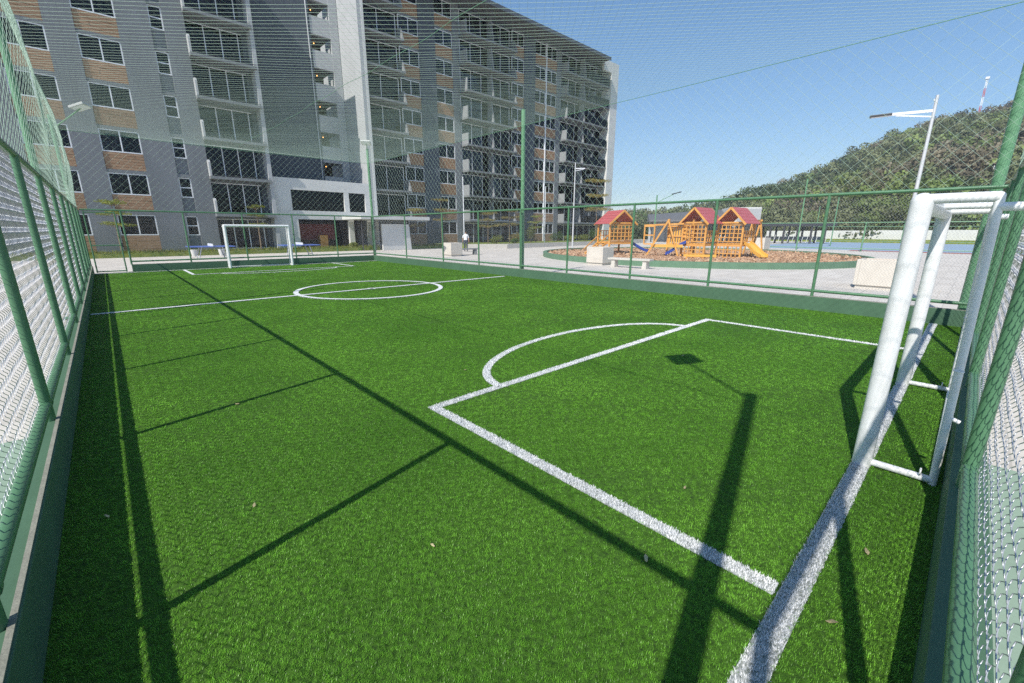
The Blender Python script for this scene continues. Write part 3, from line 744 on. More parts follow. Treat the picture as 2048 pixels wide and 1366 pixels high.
for f in range(RNF):
    z = zf(f)
    for (a, b) in rw:
        boards(Rb, a+0.002, RY-0.03, z+0.02, b-a-0.004, SILL-0.03)
        window(Rb, a+0.004, RY-0.02, z+SILL, b-a-0.008, WHT, ((b-a)/2,), (), random.choice((0, 0, 0, 0.4, 0.9)))
        rb('lintel_band', M_grey, a, b, RY-0.06, RY+0.3, z+SILL+WHT+0.004, z+FH+0.018)
    for bi, (a, b, n) in enumerate(bays):
        ml = tuple(round((b-a)/n*i, 3) for i in range(1, n))
        window(Rb, a+0.01, RY+0.05, z+0.03, b-a-0.02, 2.34, ml, (), random.choice((0, 0, 0.2, 0.35)))
        rb('bay_lintel', M_dgrey, a, b, RY+0.02, RY+0.25, z+2.375, z+FH)
        if f == 0: continue
        rb('balcony_slab', M_slab, a-(0.05 if bi else 0.0), b+0.1, RF, RY+0.0, z-0.18, z)
        if bi:
            rb('balcony_side_panel', M_bpan, a-0.05, a+0.06, RF+0.001, RY-0.13, z+0.003, z+1.12)
            xm_ = a+(b-a)*(0.52 if bi == 1 else 0.42)
            MB().prism([(RF+0.12, z+0.003), (RY, z+0.003), (RY, z+FH-0.19), (RF+0.55, z+FH-0.19)], 0, xm_, xm_+0.12).build('divider_fin', M_bpan, Rb)
        MB().prism([(RF+0.02, z+0.003), (RY-0.1, z+0.003), (RY-0.1, z+1.1), (RF+0.45, z+1.1)], 0, b-0.02, b+0.09).build('balcony_end_panel', M_bpan, Rb)
        if bi == 2:
            rb('glass_guard', M_glass, a+4.6, b, RF+0.03, RF+0.05, z+0.05, z+1.0)
            rb('divider_panel', M_bpan, a+5.9, a+6.02, RF+0.2, RY, z+0.003, z+1.5)
        rb('balcony_rail', M_dark, a+0.1, b-0.05, RF+0.03, RF+0.06, z+0.5, z+0.53)
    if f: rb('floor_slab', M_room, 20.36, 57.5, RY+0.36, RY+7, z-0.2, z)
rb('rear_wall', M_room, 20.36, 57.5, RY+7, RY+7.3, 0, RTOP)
for x in (24.3, 30.9, 35.5, 41.4, 47.5, 52.5): rb('party_wall', M_room, x-0.05, x+0.05, RY+0.4, RY+6.9, 0, RTOP-0.1)
rb('roof', M_roof, 20.36, 55.6, 38.75, RY+12, RTOP+0.02, RTOP+0.26)
rb('roof_fascia', M_dgrey, 20.36, 55.6, 38.70, 38.748, RTOP-0.1, RTOP+0.30)
rb('end_wall', M_cwhite, 57.52, 59.2, RF-0.15, RY+12, 0, RTOP+0.45)
rb('end_hood', M_cwhite, 54.4, 57.515, RF-0.148, RY+12, RTOP+0.30, RTOP+0.448)
rb('end_hood', M_cwhite, 55.65, 57.515, RF-0.147, RF+0.2, RTOP-0.9, RTOP+0.295)

# ================================================================== LAWN BEDS AND KERBS
struct(MB().box(-22, 19.0, 37.2, 39.98, -0.05, 0.26).build('lawn_bed', M_lawn))
struct(MB().box(21.9, 27.4, 37.4, 41.2, -0.05, 0.26).build('lawn_bed', M_lawn))
kb = thing('planter_kerb', (40, 33, 0), 'long low concrete planter kerb in front of the balcony block', 'kerb')
kpts = [(26.6, 33.9), (30.2, 32.2), (40, 33.2), (62, 35.0)]
m = MB()
for a, b in zip(kpts[:-1], kpts[1:]): m.bar((a[0], a[1], 0.22), (b[0], b[1], 0.22), 0.25, 0.48)
m.build('kerb_stone', M_conc, kb)
struct(MB().prism([(26.8, 34.0), (30.3, 32.4), (40, 33.4), (62, 35.2), (62, 41.1), (27.4, 41.1)], 2, -0.05, 0.36).build('planting_bed', M_lawn))
def grass_fringe(x0_, x1_, y, z, n, label):
    V = []; F = []
    for i in range(n):
        x = random.uniform(x0_, x1_); yy = y+random.uniform(-0.2, 0.6); h = random.uniform(0.05, 0.28)*random.choice((0.5, 1, 1)); a = random.uniform(0, 6.28); k = len(V); wd = 0.03
        V += [(x-wd*math.cos(a), yy-wd*math.sin(a), z-0.02), (x+wd*math.cos(a), yy+wd*math.sin(a), z-0.02), (x+random.uniform(-.1, .1), yy+random.uniform(-.1, .1), z+h)]; F.append((k, k+1, k+2))
    o = link('ground_cover', np_mesh('ground_cover', np.array(V), np.array(F), M_leafy)); return tag(o, label, 'plants', kind='stuff')
grass_fringe(-6, 19, 37.4, 0.26, 5200, 'yellowish ground cover along the foot of the left block')
grass_fringe(21.9, 27.3, 37.6, 0.26, 1500, 'yellowish ground cover beside the canopy')

# ================================================================== TREES AND SHRUBS
def leaf_cloud(centers, radii, n, size, flat=1.0):
    C = np.array(centers, float); Rr = np.array(radii, float); k = RNG.integers(0, len(C), n)
    d = RNG.normal(size=(n, 3)); d /= np.linalg.norm(d, axis=1, keepdims=True)
    p = C[k]+d*Rr[k][:, None]*(RNG.uniform(0.1, 1, n)**0.45)[:, None]*np.array([1, 1, flat])
    a = RNG.normal(size=(n, 3)); a[:, 2] *= 0.5; a /= np.linalg.norm(a, axis=1, keepdims=True); b = np.cross(a, RNG.normal(size=(n, 3))); b /= np.linalg.norm(b, axis=1, keepdims=True)
    s = size*RNG.uniform(0.6, 1.3, (n, 1))
    V = np.stack([p-a*s, p-b*s*0.45, p+a*s, p+b*s*0.45], 1).reshape(-1, 3); return V, np.arange(4*n).reshape(-1, 4)
def layered_tree(x, y, z, h, label, m=None, spread=1.0, tiers=3, lean=0.0):
    t = thing('young_tree', (x, y, z), label, 'tree')
    tk = MB(); tk.tube([(x, y, z-0.05), (x+lean*0.3, y, z+h*0.5), (x+lean, y, z+h*0.97)], 0.05, 8, True, [0.055, 0.04, 0.015])
    cs = []; rs = []
    for i in range(tiers):
        zz = z+h*(0.55+0.42*i/max(1, tiers-1)); sp = spread*(1.0-0.28*i/max(1, tiers-1))*random.uniform(0.85, 1.1)
        for j in range(6):
            a = j*1.047+i*0.5+random.uniform(-.3, .3); r = sp*random.uniform(0.6, 1.0)
            e = (x+lean*0.8+r*math.cos(a), y+r*math.sin(a), zz+0.10+random.uniform(-.06, .1))
            tk.tube([(x+lean*0.8, y, zz-0.12), e], 0.012, 5, False)
            for q in (0.55, 1.0):
                cs.append((x+lean*0.8+r*q*math.cos(a), y+r*q*math.sin(a), e[2])); rs.append(0.26*spread)
    tk.build('trunk', M_bark, t, True)
    V, F = leaf_cloud(cs, rs, 1500, 0.055*max(1, spread), 0.35)
    link('crown', np_mesh('crown', V, F, m or M_leafy), t); return t
layered_tree(1.25, 37.6, 0.26, 3.15, 'young tree of flat leaf tiers behind the gate', M_leafy, 1.05)
layered_tree(9.35, 37.6, 0.26, 3.2, 'young tree seen through the far goal', M_leafy, 0.85)
layered_tree(23.2, 37.9, 0.26, 3.4, 'ochre young tree beside the canopy', M_leafo, 1.05, 2)
layered_tree(26.2, 37.8, 0.26, 4.5, 'tall thin ochre tree left of the walking person', M_leafo, 1.15, 3)
layered_tree(31.6, 36.8, 0.36, 3.2, 'ochre tree right of the walking person', M_leafo, 1.2, 3)
layered_tree(35.0, 37.0, 0.36, 3.6, 'olive tree in the planting bed left of the halfway pole', M_leafo, 1.3, 3)
layered_tree(39.4, 37.0, 0.36, 3.0, 'light green tree in the planting bed behind the halfway pole', M_leafy, 1.1, 3)
layered_tree(43.2, 30.8, 0.0, 7.4, 'tall ochre tree at the right end of the balcony block', M_leafo, 1.7, 3, -0.2)
def shrub(x, y, z, r, h, m, label):
    t = thing('shrub', (x, y, z), label, 'shrub')
    cs = [(x+random.uniform(-r, r)*0.6, y+random.uniform(-r, r)*0.6, z+h*random.uniform(0.3, 0.75)) for _ in range(9)]
    V, F = leaf_cloud(cs, [r*0.5]*9, 700, 0.07, h/(1.6*r)); link('foliage', np_mesh('foliage', V, F, m), t)
    tk = MB()
    for c in cs[:5]: tk.tube([(x, y, z-0.03), c], 0.015, 5, False)
    tk.build('stems', M_bark, t, True); return t
for i, (x, y, r, h, m, lb) in enumerate((
 (30.8, 34.6, 0.9, 0.95, M_leafy, 'bright yellow-green shrub right beside the walking person'),
 (34.6, 35.6, 0.8, 1.5, M_leafo, 'tall brownish shrub in the planting bed left of the halfway pole'),
 (33.2, 34.4, 0.6, 0.6, M_leafg, 'dark low shrub near the front of the planting bed'),
 (38.2, 36.6, 0.8, 2.4, M_leafy, 'tall light green shrub just right of the halfway pole'),
 (43.5, 37.2, 0.9, 1.5, M_leafg, 'green shrub at the foot of the white pole'),
 (45.5, 36.5, 0.9, 1.0, M_leafy, 'yellow shrub in the bed left of the near street lamp'),
 (48.5, 36.3, 1.0, 1.0, M_leafy, 'yellow shrub in the bed right of the near street lamp'),
 (52.0, 37.2, 1.3, 1.8, M_leafg, 'dark green shrub in the bed behind the playhouse'),
 (16.9, 37.9, 0.5, 0.5, M_leafy, 'small yellow shrub at the entrance block column'))):
    shrub(x, y, 0.34 if x > 27 else 0.24, r, h, m, lb)

# ================================================================== PLAZA FURNITURE
def planter(x0_, x1_, y0_, y1_, h, label):
    t = thing('concrete_planter', ((x0_+x1_)/2, (y0_+y1_)/2, 0), label, 'planter', 'concrete planters on the plaza')
    MB().box(x0_+0.06, x1_-0.06, y0_+0.06, y1_-0.06, -0.012, 0.10).build('plinth', M_conc, t)
    m = MB(); wl = 0.10
    m.box(x0_, x1_, y0_, y0_+wl, 0.10, h).box(x0_, x1_, y1_-wl, y1_, 0.10, h).box(x0_, x0_+wl, y0_+wl, y1_-wl, 0.10, h).box(x1_-wl, x1_, y0_+wl, y1_-wl, 0.10, h)
    m.build('box_wall', M_cream, t, bevel=0.012)
    MB().box(x0_+wl, x1_-wl, y0_+wl, y1_-wl, 0.3, h-0.08).build('soil', M_mulch, t)
    return t
planter(18.0, 18.98, 24.6, 25.6, 0.92, 'cream concrete planter box near the walking person')
planter(19.45, 20.45, 13.0, 14.05, 0.92, 'cream concrete planter box left of the pale bench')
planter(17.9, 19.0, 1.05, 2.22, 0.90, 'cream concrete planter box seen behind the near goal post')
planter(46.5, 48.2, 13.6, 15.2, 1.15, 'distant cream planter box beyond the playground mulch')
def bench(xa, ya, xb, yb, m, label):
    t = thing('bench', ((xa+xb)/2, (ya+yb)/2, 0), label, 'bench', 'concrete benches on the plaza')
    d = Vector((xb-xa, yb-ya, 0)).normalized()
    MB().bar((xa, ya, 0.42), (xb, yb, 0.42), 0.45, 0.09).build('seat', m, t, bevel=0.01)
    for q in (0.28, (Vector((xb-xa, yb-ya, 0)).length-0.28)):
        c = Vector((xa, ya, 0))+d*q
        s_ = Vector((-d.y, d.x, 0)); P_ = []
        for zz, ww, tt in ((-0.012, 0.20, 0.11), (0.374, 0.16, 0.09)):
            P_ += [c-d*tt-s_*ww+Vector((0, 0, zz)), c+d*tt-s_*ww+Vector((0, 0, zz)), c+d*tt+s_*ww+Vector((0, 0, zz)), c-d*tt+s_*ww+Vector((0, 0, zz))]
        MB().hexa(P_).build('leg', m, t)
    return t
bench(19.0, 12.25, 19.2, 10.05, M_conc, 'pale concrete bench in front of the playground')
bench(19.3, 26.0, 21.2, 25.6, M_slab, 'concrete bench by the walking person, coloured dark to stand for shade')  # shade on this bench is put into its darker concrete colour

def tt_table(x, y, label):
    t = thing('table_tennis_table', (x, y, 0), label, 'table', 'table tennis tables beyond the far fence')
    MB().box(x-1.2, x+1.2, y-0.76, y+0.76, 0.72, 0.77).build('top', M_ttblue, t, bevel=0.01)
    MB().box(x-0.02, x+0.02, y-0.85, y+0.85, 0.772, 0.92).build('net', M_frame, t)
    for sx in (-0.75, 0.75):
        for sy in (-0.45, 0.45):
            MB().tube([(x+sx*0.72, y+sy, 0.72), (x+sx, y+sy, -0.01)], 0.03, 8).build('leg', M_steel, t, True)
        MB().tube([(x+sx*0.93, y-0.45, 0.15), (x+sx*0.93, y+0.45, 0.15)], 0.022, 8).build('cross_bar', M_steel, t, True)
    return t
tt_table(5.35, 32.6, 'blue table tennis table left of the far goal')
tt_table(10.45, 32.2, 'blue table tennis table seen through and right of the far goal')
for (x, y, lb) in ((4.9, 36.3, 'white pot at the left of the wall behind the blue tables'), (6.5, 36.3, 'white pot at the right of the wall behind the blue tables')):
    t = thing('plant_pot', (x, y, 0), lb, 'pot'); MB().tube([(x, y, -0.01), (x, y, 0.2), (x, y, 0.4)], 0.2, 14, True, [0.14, 0.18, 0.20]).build('pot', M_cwhite, t, True)
    MB().tube([(x, y, 0.4), (x, y, 0.43)], 0.21, 14).build('rim', M_cwhite, t, True)

# ---- street lamps and plain poles
def street_lamp(x, y, h, hx, hy, label):
    t = thing('street_lamp', (x, y, 0), label, 'street lamp')
    MB().tube([(x, y, -0.01), (x, y, h)], 0.06, 10, True, [0.085, 0.05]).build('pole', M_steel, t, True)
    d = Vector((hx-x, hy-y, 0)); ln = d.length; d.normalize(); s_ = Vector((-d.y, d.x, 0)); z = h-0.55
    MB().bar((x, y, z), tuple(Vector((x, y, z+0.05))+d*ln*0.72), 0.06, 0.10).build('arm', M_frame, t)
    MB().bar((x, y, z-0.22), tuple(Vector((x, y, z-0.02))+d*ln*0.6), 0.035, 0.05).build('brace', M_frame, t)
    a = Vector((x, y, z+0.05))+d*ln*0.66; b = a+d*ln*0.38
    MB().bar(tuple(a), tuple(b), 0.24, 0.08).build('lamp_head', M_dark, t, bevel=0.02)
    MB().bar(tuple(a+Vector((0, 0, -0.045))), tuple(b+Vector((0, 0, -0.045))-d*0.05), 0.18, 0.01).build('lens', M_frame, t)
    MB().box(x-0.15, x+0.15, y-0.15, y+0.15, -0.01, 0.03).build('base_plate', M_steel, t); return t
street_lamp(25.38, 1.85, 6.95, 25.1, 3.75, 'tall street lamp behind the near goal against the hill')
street_lamp(35.45, 28.0, 8.2, 36.7, 27.2, 'tall street lamp in front of the balcony block')
for (x, y, h, lb) in ((28.4, 36.9, 7.0, 'thin white pole rising behind the walking person'), (40.9, 36.9, 6.9, 'white pole in front of the brown panels right of the halfway pole')):
    t = thing('white_pole', (x, y, 0), lb, 'pole'); MB().tube([(x, y, 0), (x, y, h)], 0.05, 8, True, [0.06, 0.04]).build('shaft', M_frame, t, True); MB().ball((x, y, h), 0.06, 8, 6).build('finial', M_frame, t, True)
t = thing('court_light', (58, 31.5, 0), 'green court light with a slanting head above the left playhouse', 'street lamp')
MB().tube([(58, 31.5, -0.01), (58, 31.5, 6.6)], 0.09, 8).build('pole', M_gpole, t, True)
MB().tube([(58, 31.5, 5.6), (60.0, 29.8, 6.9)], 0.04, 6).build('arm', M_gpole, t, True)
MB().bar((59.6, 30.1, 6.75), (60.6, 29.4, 7.05), 0.4, 0.12).build('lamp_head', M_dark, t)

# ---- person
def person(x, y, h, face):
    t = thing('person', (x, y, 0), 'person in white shirt and dark trousers walking away across the plaza', 'person')
    me = bpy.data.meshes.new('body'); k = h/1.72
    J = [(0,0,.93,.125,.10),(0,0,1.10,.135,.095),(0,.0,1.30,.165,.11),(0,0,1.43,.10,.08),(0,.01,1.50,.055,.055),(0,.015,1.60,.088,.10),(0,.015,1.70,.06,.07),
         (-.19,0,1.38,.062,.062),(-.24,.03,1.12,.047,.047),(-.26,-.03,.88,.036,.036),(-.26,-.045,.79,.035,.045),
         (.19,0,1.38,.062,.062),(.24,-.04,1.12,.047,.047),(.26,-.0,.88,.036,.036),(.26,.015,.79,.035,.045),
         (-.09,0,.85,.10,.10),(-.10,-.08,.48,.065,.065),(-.10,-.02,.10,.045,.05),(-.10,-.14,.04,.045,.035),
         (.09,0,.85,.10,.10),(.10,.06,.48,.065,.065),(.10,.16,.10,.045,.05),(.10,.05,.04,.045,.035)]
    Ed = [(0,1),(1,2),(2,3),(3,4),(4,5),(5,6),(2,7),(7,8),(8,9),(9,10),(2,11),(11,12),(12,13),(13,14),(0,15),(15,16),(16,17),(17,18),(0,19),(19,20),(20,21),(21,22)]
    me.from_pydata([(a*k, -b*k, c*k) for a, b, c, _, _ in J], Ed, [])
    o = link('body', me); o.parent = t
    sk = o.modifiers.new('skin', 'SKIN')
    if not me.skin_vertices: pass
    for i, (_, _, _, ra, rb_) in enumerate(J):
        me.skin_vertices[0].data[i].radius = (ra*k, rb_*k); me.skin_vertices[0].data[i].use_root = (i == 0)
    ss_ = o.modifiers.new('sub', 'SUBSURF'); ss_.levels = 2; ss_.render_levels = 2
    # clothing colours by height on one body
    m = bpy.data.materials.new('clothed_body'); m.use_nodes = True; tn = m.node_tree; b = tn.nodes['Principled BSDF']; b.inputs['Roughness'].default_value = 0.85
    tc = tn.nodes.new('ShaderNodeTexCoord'); sp = tn.nodes.new('ShaderNodeSeparateXYZ'); tn.links.new(tc.outputs['Object'], sp.inputs[0])
    rp_ = tn.nodes.new('ShaderNodeValToRGB'); rp_.color_ramp.interpolation = 'CONSTANT'; cr = rp_.color_ramp
    mr = tn.nodes.new('ShaderNodeMapRange'); mr.inputs[2].default_value = 1.8*k; tn.links.new(sp.outputs['Z'], mr.inputs[0]); tn.links.new(mr.outputs[0], rp_.inputs[0])
    cr.elements[0].position = 0; cr.elements[0].color = (0.03, 0.025, 0.02, 1)
    cr.elements[1].position = 0.055; cr.elements[1].color = (0.035, 0.045, 0.075, 1)
    for pp, cc in ((0.545, (0.80, 0.80, 0.82, 1)), (0.825, (0.36, 0.20, 0.13, 1)), (0.915, (0.02, 0.016, 0.012, 1))):
        e = cr.elements.new(pp); e.color = cc
    ax = tn.nodes.new('ShaderNodeMath'); ax.operation = 'ABSOLUTE'; tn.links.new(sp.outputs['X'], ax.inputs[0])
    g1 = tn.nodes.new('ShaderNodeMath'); g1.operation = 'GREATER_THAN'; g1.inputs[1].default_value = 0.195*k; tn.links.new(ax.outputs[0], g1.inputs[0])
    l1 = tn.nodes.new('ShaderNodeMath'); l1.operation = 'LESS_THAN'; l1.inputs[1].default_value = 1.14*k; tn.links.new(sp.outputs['Z'], l1.inputs[0])
    mu = tn.nodes.new('ShaderNodeMath'); mu.operation = 'MULTIPLY'; tn.links.new(g1.outputs[0], mu.inputs[0]); tn.links.new(l1.outputs[0], mu.inputs[1])
    mx = tn.nodes.new('ShaderNodeMix'); mx.data_type = 'RGBA'; tn.links.new(mu.outputs[0], mx.inputs[0]); tn.links.new(rp_.outputs[0], mx.inputs[6]); mx.inputs[7].default_value = (0.36, 0.20, 0.13, 1)
    tn.links.new(mx.outputs[2], b.inputs['Base Color']); me.materials.append(m)
    hm = MB().ball((0, -0.005, 1.655*k), 0.108*k, 14, 8, 1.0).build('hair', M_hair); hm.parent = t
    t.rotation_euler = (0, 0, face)
    return t
person(23.0, 29.5, 1.72, R(-35))

# ================================================================== PLAYGROUND
PCX, PCY, PR = 30.6, 13.6, 10.0
def ring_mesh(r0, r1, z0, z1, n=96):
    m = MB()
    for i in range(n):
        a = 2*math.pi*i/n; b = 2*math.pi*(i+1)/n
        P_ = [(PCX+r*math.cos(q), PCY+r*math.sin(q), z) for z in (z0, z1) for (r, q) in ((r0, a), (r1, a), (r1, b), (r0, b))]
        m.hexa(P_)
    return m
tag(ring_mesh(PR, PR+0.25, -0.012, 0.30).build('playground_kerb', mat('kerb_green', (0.12, 0.22, 0.14), 0.7, 0.2, var=0.1)), 'round green kerb enclosing the playground mulch', 'kerb')
md = MB(); nr, na = 14, 64
for i in range(nr+1):
    for j in range(na):
        r = PR*i/nr; a = 2*math.pi*j/na; md.v.append((PCX+r*math.cos(a), PCY+r*math.sin(a), 0.14+0.05*math.sin(a*5+r)+0.03*random.random()+0.05*(1-i/nr)))
for i in range(nr):
    for j in range(na):
        k = (j+1) % na; md.f.append((i*na+j, (i+1)*na+j, (i+1)*na+k, i*na+k))
struct(md.build('playground_mulch', M_mulch, None, True))
n = 9000; a = RNG.uniform(0, 2*np.pi, n); r = (PR-0.1)*np.sqrt(RNG.uniform(0, 1, n))
p = np.c_[PCX+r*np.cos(a), PCY+r*np.sin(a), np.full(n, 0.235)+RNG.uniform(-.03, .03, n)]
u_ = RNG.normal(size=(n, 3)); u_[:, 2] *= 0.35; u_ /= np.linalg.norm(u_, axis=1, keepdims=True); v_ = np.cross(u_, RNG.normal(size=(n, 3))*np.array([.3, .3, 1])); v_ /= np.linalg.norm(v_, axis=1, keepdims=True)
s_ = RNG.uniform(0.03, 0.09, (n, 1))
V = np.stack([p-u_*s_-v_*s_*.4, p+u_*s_-v_*s_*.4, p+u_*s_+v_*s_*.4, p-u_*s_+v_*s_*.4], 1).reshape(-1, 3)
tag(link('wood_chips', np_mesh('wood_chips', V, np.arange(4*n).reshape(-1, 4), M_chip)), 'loose brown wood chips inside the round kerb', 'wood chips', kind='stuff')

GZ = 0.14
def frame_fn(ox, oy, ang):
    ca, sa = math.cos(ang), math.sin(ang)
    return lambda a, b, z: (ox+a*ca-b*sa, oy+a*sa+b*ca, z)
def lattice(m, f, p0, p1, z0, z1, nu, nv, th=0.045):
    for i in range(nu+1):
        t_ = i/nu; a = p0[0]+(p1[0]-p0[0])*t_; b = p0[1]+(p1[1]-p0[1])*t_
        m.bar(f(a, b, z0), f(a, b, z1), th)
    for j in range(nv+1):
        z = z0+(z1-z0)*j/nv; m.bar(f(p0[0], p0[1], z), f(p1[0], p1[1], z), th*1.15)
def play_tower(ox, oy, ang, wd, dp, zd, ze, zr, label, slide=None, stairs=None, under=False, roofax='b'):
    t = thing('play_tower', (ox, oy, 0), label, 'playhouse', 'playhouses with red roofs'); f = frame_fn(ox, oy, ang); w2, d2 = wd/2, dp/2
    for sa_ in (-1, 1):
        for sb in (-1, 1): MB().bar(f(sa_*w2, sb*d2, 0.05), f(sa_*w2, sb*d2, ze), 0.10).build('post', M_timber, t)
    nb_ = 8
    for i in range(nb_):
        a = -w2+wd*(i+0.5)/nb_; MB().bar(f(a, -d2-0.05, zd), f(a, d2+0.05, zd), wd/nb_-0.02, 0.05).build('deck_board', M_timber, t)
    m = MB()
    for sb in (-1, 1): m.bar(f(-w2, sb*d2, zd-0.09), f(w2, sb*d2, zd-0.09), 0.06, 0.12); m.bar(f(-w2, sb*d2, ze-0.04), f(w2, sb*d2, ze-0.04), 0.07, 0.10)
    for sa_ in (-1, 1): m.bar(f(sa_*w2, -d2, zd-0.088), f(sa_*w2, d2, zd-0.088), 0.06, 0.12); m.bar(f(sa_*w2, -d2, ze-0.038), f(sa_*w2, d2, ze-0.038), 0.07, 0.10)
    m.build('frame_beams', M_timber, t)
    m = MB(); lattice(m, f, (-w2, -d2-0.03), (w2, -d2-0.03), zd+0.12, ze-0.18, 6, 4); m.build('lattice_front', M_timber, t)
    m = MB(); lattice(m, f, (-w2, d2+0.03), (w2, d2+0.03), zd+0.12, zd+0.75, 8, 2); m.build('rail_back', M_timber, t)
    m = MB(); lattice(m, f, (w2+0.03, -d2), (w2+0.03, d2), zd+0.12, zd+0.75, 6, 2); m.build('rail_side', M_timber, t)
    if under:
        m = MB(); lattice(m, f, (-w2, -d2-0.04), (w2, -d2-0.04), GZ+0.05, zd-0.15, 6, 3); m.build('climbing_net', M_timber, t)
    # gable roof: ridge along b
    ov = 0.22
    for sg, nm in ((-1, 'roof_panel'), (1, 'roof_panel')):
        e0 = Vector(f(sg*(w2+ov), -d2-ov, ze-0.12)); e1 = Vector(f(sg*(w2+ov), d2+ov, ze-0.12)); r0 = Vector(f(0, -d2-ov, zr)); r1 = Vector(f(0, d2+ov, zr))
        n_ = (e1-e0).cross(r0-e0).normalized(); n_ = n_ if n_.z > 0 else -n_
        nbd = 5
        for i in range(nbd):
            q0, q1 = i/nbd, (i+1)/nbd-0.012
            A, B_, C, D = e0.lerp(r0, q0), e1.lerp(r1, q0), e1.lerp(r1, q1), e0.lerp(r0, q1)
            MB().hexa([A, B_, C, D, A+n_*0.035, B_+n_*0.035, C+n_*0.035, D+n_*0.035]).build('roof_board', M_red, t)
    for sb in (-1, 1):
        for sg in (-1, 1): MB().bar(f(sg*(w2+ov), sb*(d2+ov+0.02), ze-0.16), f(0, sb*(d2+ov+0.02), zr-0.03), 0.05, 0.11).build('barge_board', M_timber, t)
    def chute(m_, p0, p1, wd_):
        p0 = Vector(p0); p1 = Vector(p1); d = p1-p0; d.z = 0; d.normalize(); s = Vector((-d.y, d.x, 0)); pts_ = []
        for i in range(13):
            q = i/12; zz = p0.z+(p1.z-p0.z)*(q+0.10*math.sin(q*math.pi*2)*-0.6); c = p0.lerp(p1, q); pts_.append(Vector((c.x, c.y, zz)))
        m = MB(); prof = [(-1, .16), (-1.08, .16), (-1.08, -.03), (1.08, -.03), (1.08, .16), (1, .16), (.92, .02), (0, 0), (-.92, .02)]
        for c in pts_:
            for a_, z_ in prof: m.v.append(tuple(c+s*(a_*wd_/2)+Vector((0, 0, z_))))
        k = len(prof)
        for i in range(12):
            for j in range(k): m.f.append((i*k+j, i*k+(j+1) % k, (i+1)*k+(j+1) % k, (i+1)*k+j))
        m.build('slide', m_, t, True)
    if slide:
        m_, (a0, b0), (a1, b1) = slide; chute(m_, f(a0, b0, zd+0.02), f(a1, b1, GZ+0.16), 0.5)
    if stairs:
        (a0, b0), (a1, b1) = stairs; A = Vector(f(a0, b0, zd)); B_ = Vector(f(a1, b1, GZ+0.02)); d = (B_-A); d.z = 0; d.normalize(); s = Vector((-d.y, d.x, 0))
        for sg in (-1, 1):
            MB().bar(A+s*0.4*sg, B_+s*0.4*sg, 0.06, 0.14).build('stringer', M_timber, t)
            MB().bar(A+s*0.42*sg+Vector((0, 0, .45)), B_+s*0.42*sg+Vector((0, 0, .38)), 0.05, 0.07).build('handrail', M_timber, t)
        for i in range(7):
            c = A.lerp(B_, (i+0.5)/7); MB().bar(c-s*0.37, c+s*0.37, 0.16, 0.04).build('tread', M_yellow, t)
    return t
AZ = math.atan2(-math.sin(R(61)), math.cos(R(61)))   # direction of image-right at the playground
play_tower(26.9, 17.3, AZ+R(36), 1.75, 1.6, 1.02, 2.32, 3.12, 'left playhouse with a red gable roof and a blue slide', (M_blue, (0.9, 0.1), (2.45, -0.6)), ((-0.9, 0.0), (-2.3, -0.5)))
play_tower(27.9, 11.7, AZ-R(34), 1.5, 1.5, 1.02, 2.30, 3.15, 'middle playhouse with a red gable roof and yellow lattice', (M_blue, (-0.5, -0.7), (-1.5, -1.3)), None, True)
play_tower(29.3, 10.1, AZ-R(34), 1.5, 1.5, 1.02, 2.30, 3.15, 'right playhouse with a red gable roof and a yellow slide', (M_yellow, (0.8, -0.2), (2.2, -0.9)), None, True)
f = frame_fn(26.6, 13.2, AZ)
t = thing('climbing_frame', (26.6, 13.2, 0), 'orange timber A-frame with a square hanging frame between the playhouses', 'climbing frame')
for b in (-0.9, 0.9):
    MB().bar(f(-1.25, b*0.4, GZ), f(0.0, b*0.25, 2.45), 0.09).build('leg', M_timber, t); MB().bar(f(0.75, b*0.4, GZ-0.05), f(-0.04, b*0.25, 2.45), 0.09).build('leg', M_timber, t)
MB().bar(f(-1.45, 0, 2.1), f(0.9, 0.0, 2.2), 0.10).build('top_beam', M_timber, t)
m = MB(); lattice(m, f, (-1.4, -0.05), (-0.8, -0.05), 0.95, 2.05, 1, 2, 0.07); m.build('hanging_frame', M_timber, t)
MB().bar(f(-0.95, -0.1, 0.85), f(0.95, -0.1, 0.85), 0.28, 0.18).build('seat_beam', M_yellow, t)
t = thing('play_bridge', (27.3, 12.4, 0), 'yellow slatted play bridge between the climbing frame and the middle playhouse', 'play bridge'); f = frame_fn(27.2, 12.7, AZ-R(10))
for i in range(9): MB().bar(f(-0.6+0.15*i, 0.0, 0.95), f(-0.6+0.15*i, 0.0, 2.0), 0.10, 0.04).build('slat', M_yellow, t)
for z in (0.95, 1.45, 2.05): MB().bar(f(-0.75, -0.06, z), f(0.8, -0.06, z), 0.06, 0.09).build('rail', M_timber, t)
for a in (-0.7, 0.75): MB().bar(f(a, 0.02, 0.05), f(a, 0.02, 2.5), 0.09).build('post', M_timber, t)
t = thing('balance_beam', (26.5, 11.0, 0), 'low yellow balance beam lying on the wood chips', 'beam'); f = frame_fn(26.3, 10.9, AZ)
MB().bar(f(-0.9, 0, 0.34), f(0.9, 0, 0.34), 0.16, 0.14).build('beam', M_yellow, t)
for a in (-0.7, 0.7): MB().bar(f(a, 0, 0.05), f(a, 0, 0.275), 0.12).build('foot', M_timber, t)
t = thing('swing_frame', (32.6, 10.0, 0), 'orange swing frame at the right end of the playground', 'swing'); f = frame_fn(32.4, 10.0, AZ)
for b in (-1.2, 1.2):
    MB().bar(f(-0.35, b, GZ), f(0, b, 2.4), 0.09).build('leg', M_timber, t); MB().bar(f(0.35, b, GZ), f(0, b, 2.4), 0.085).build('leg', M_timber, t)
MB().bar(f(0, -1.4, 2.42), f(0, 1.4, 2.42), 0.11).build('cross_beam', M_timber, t)
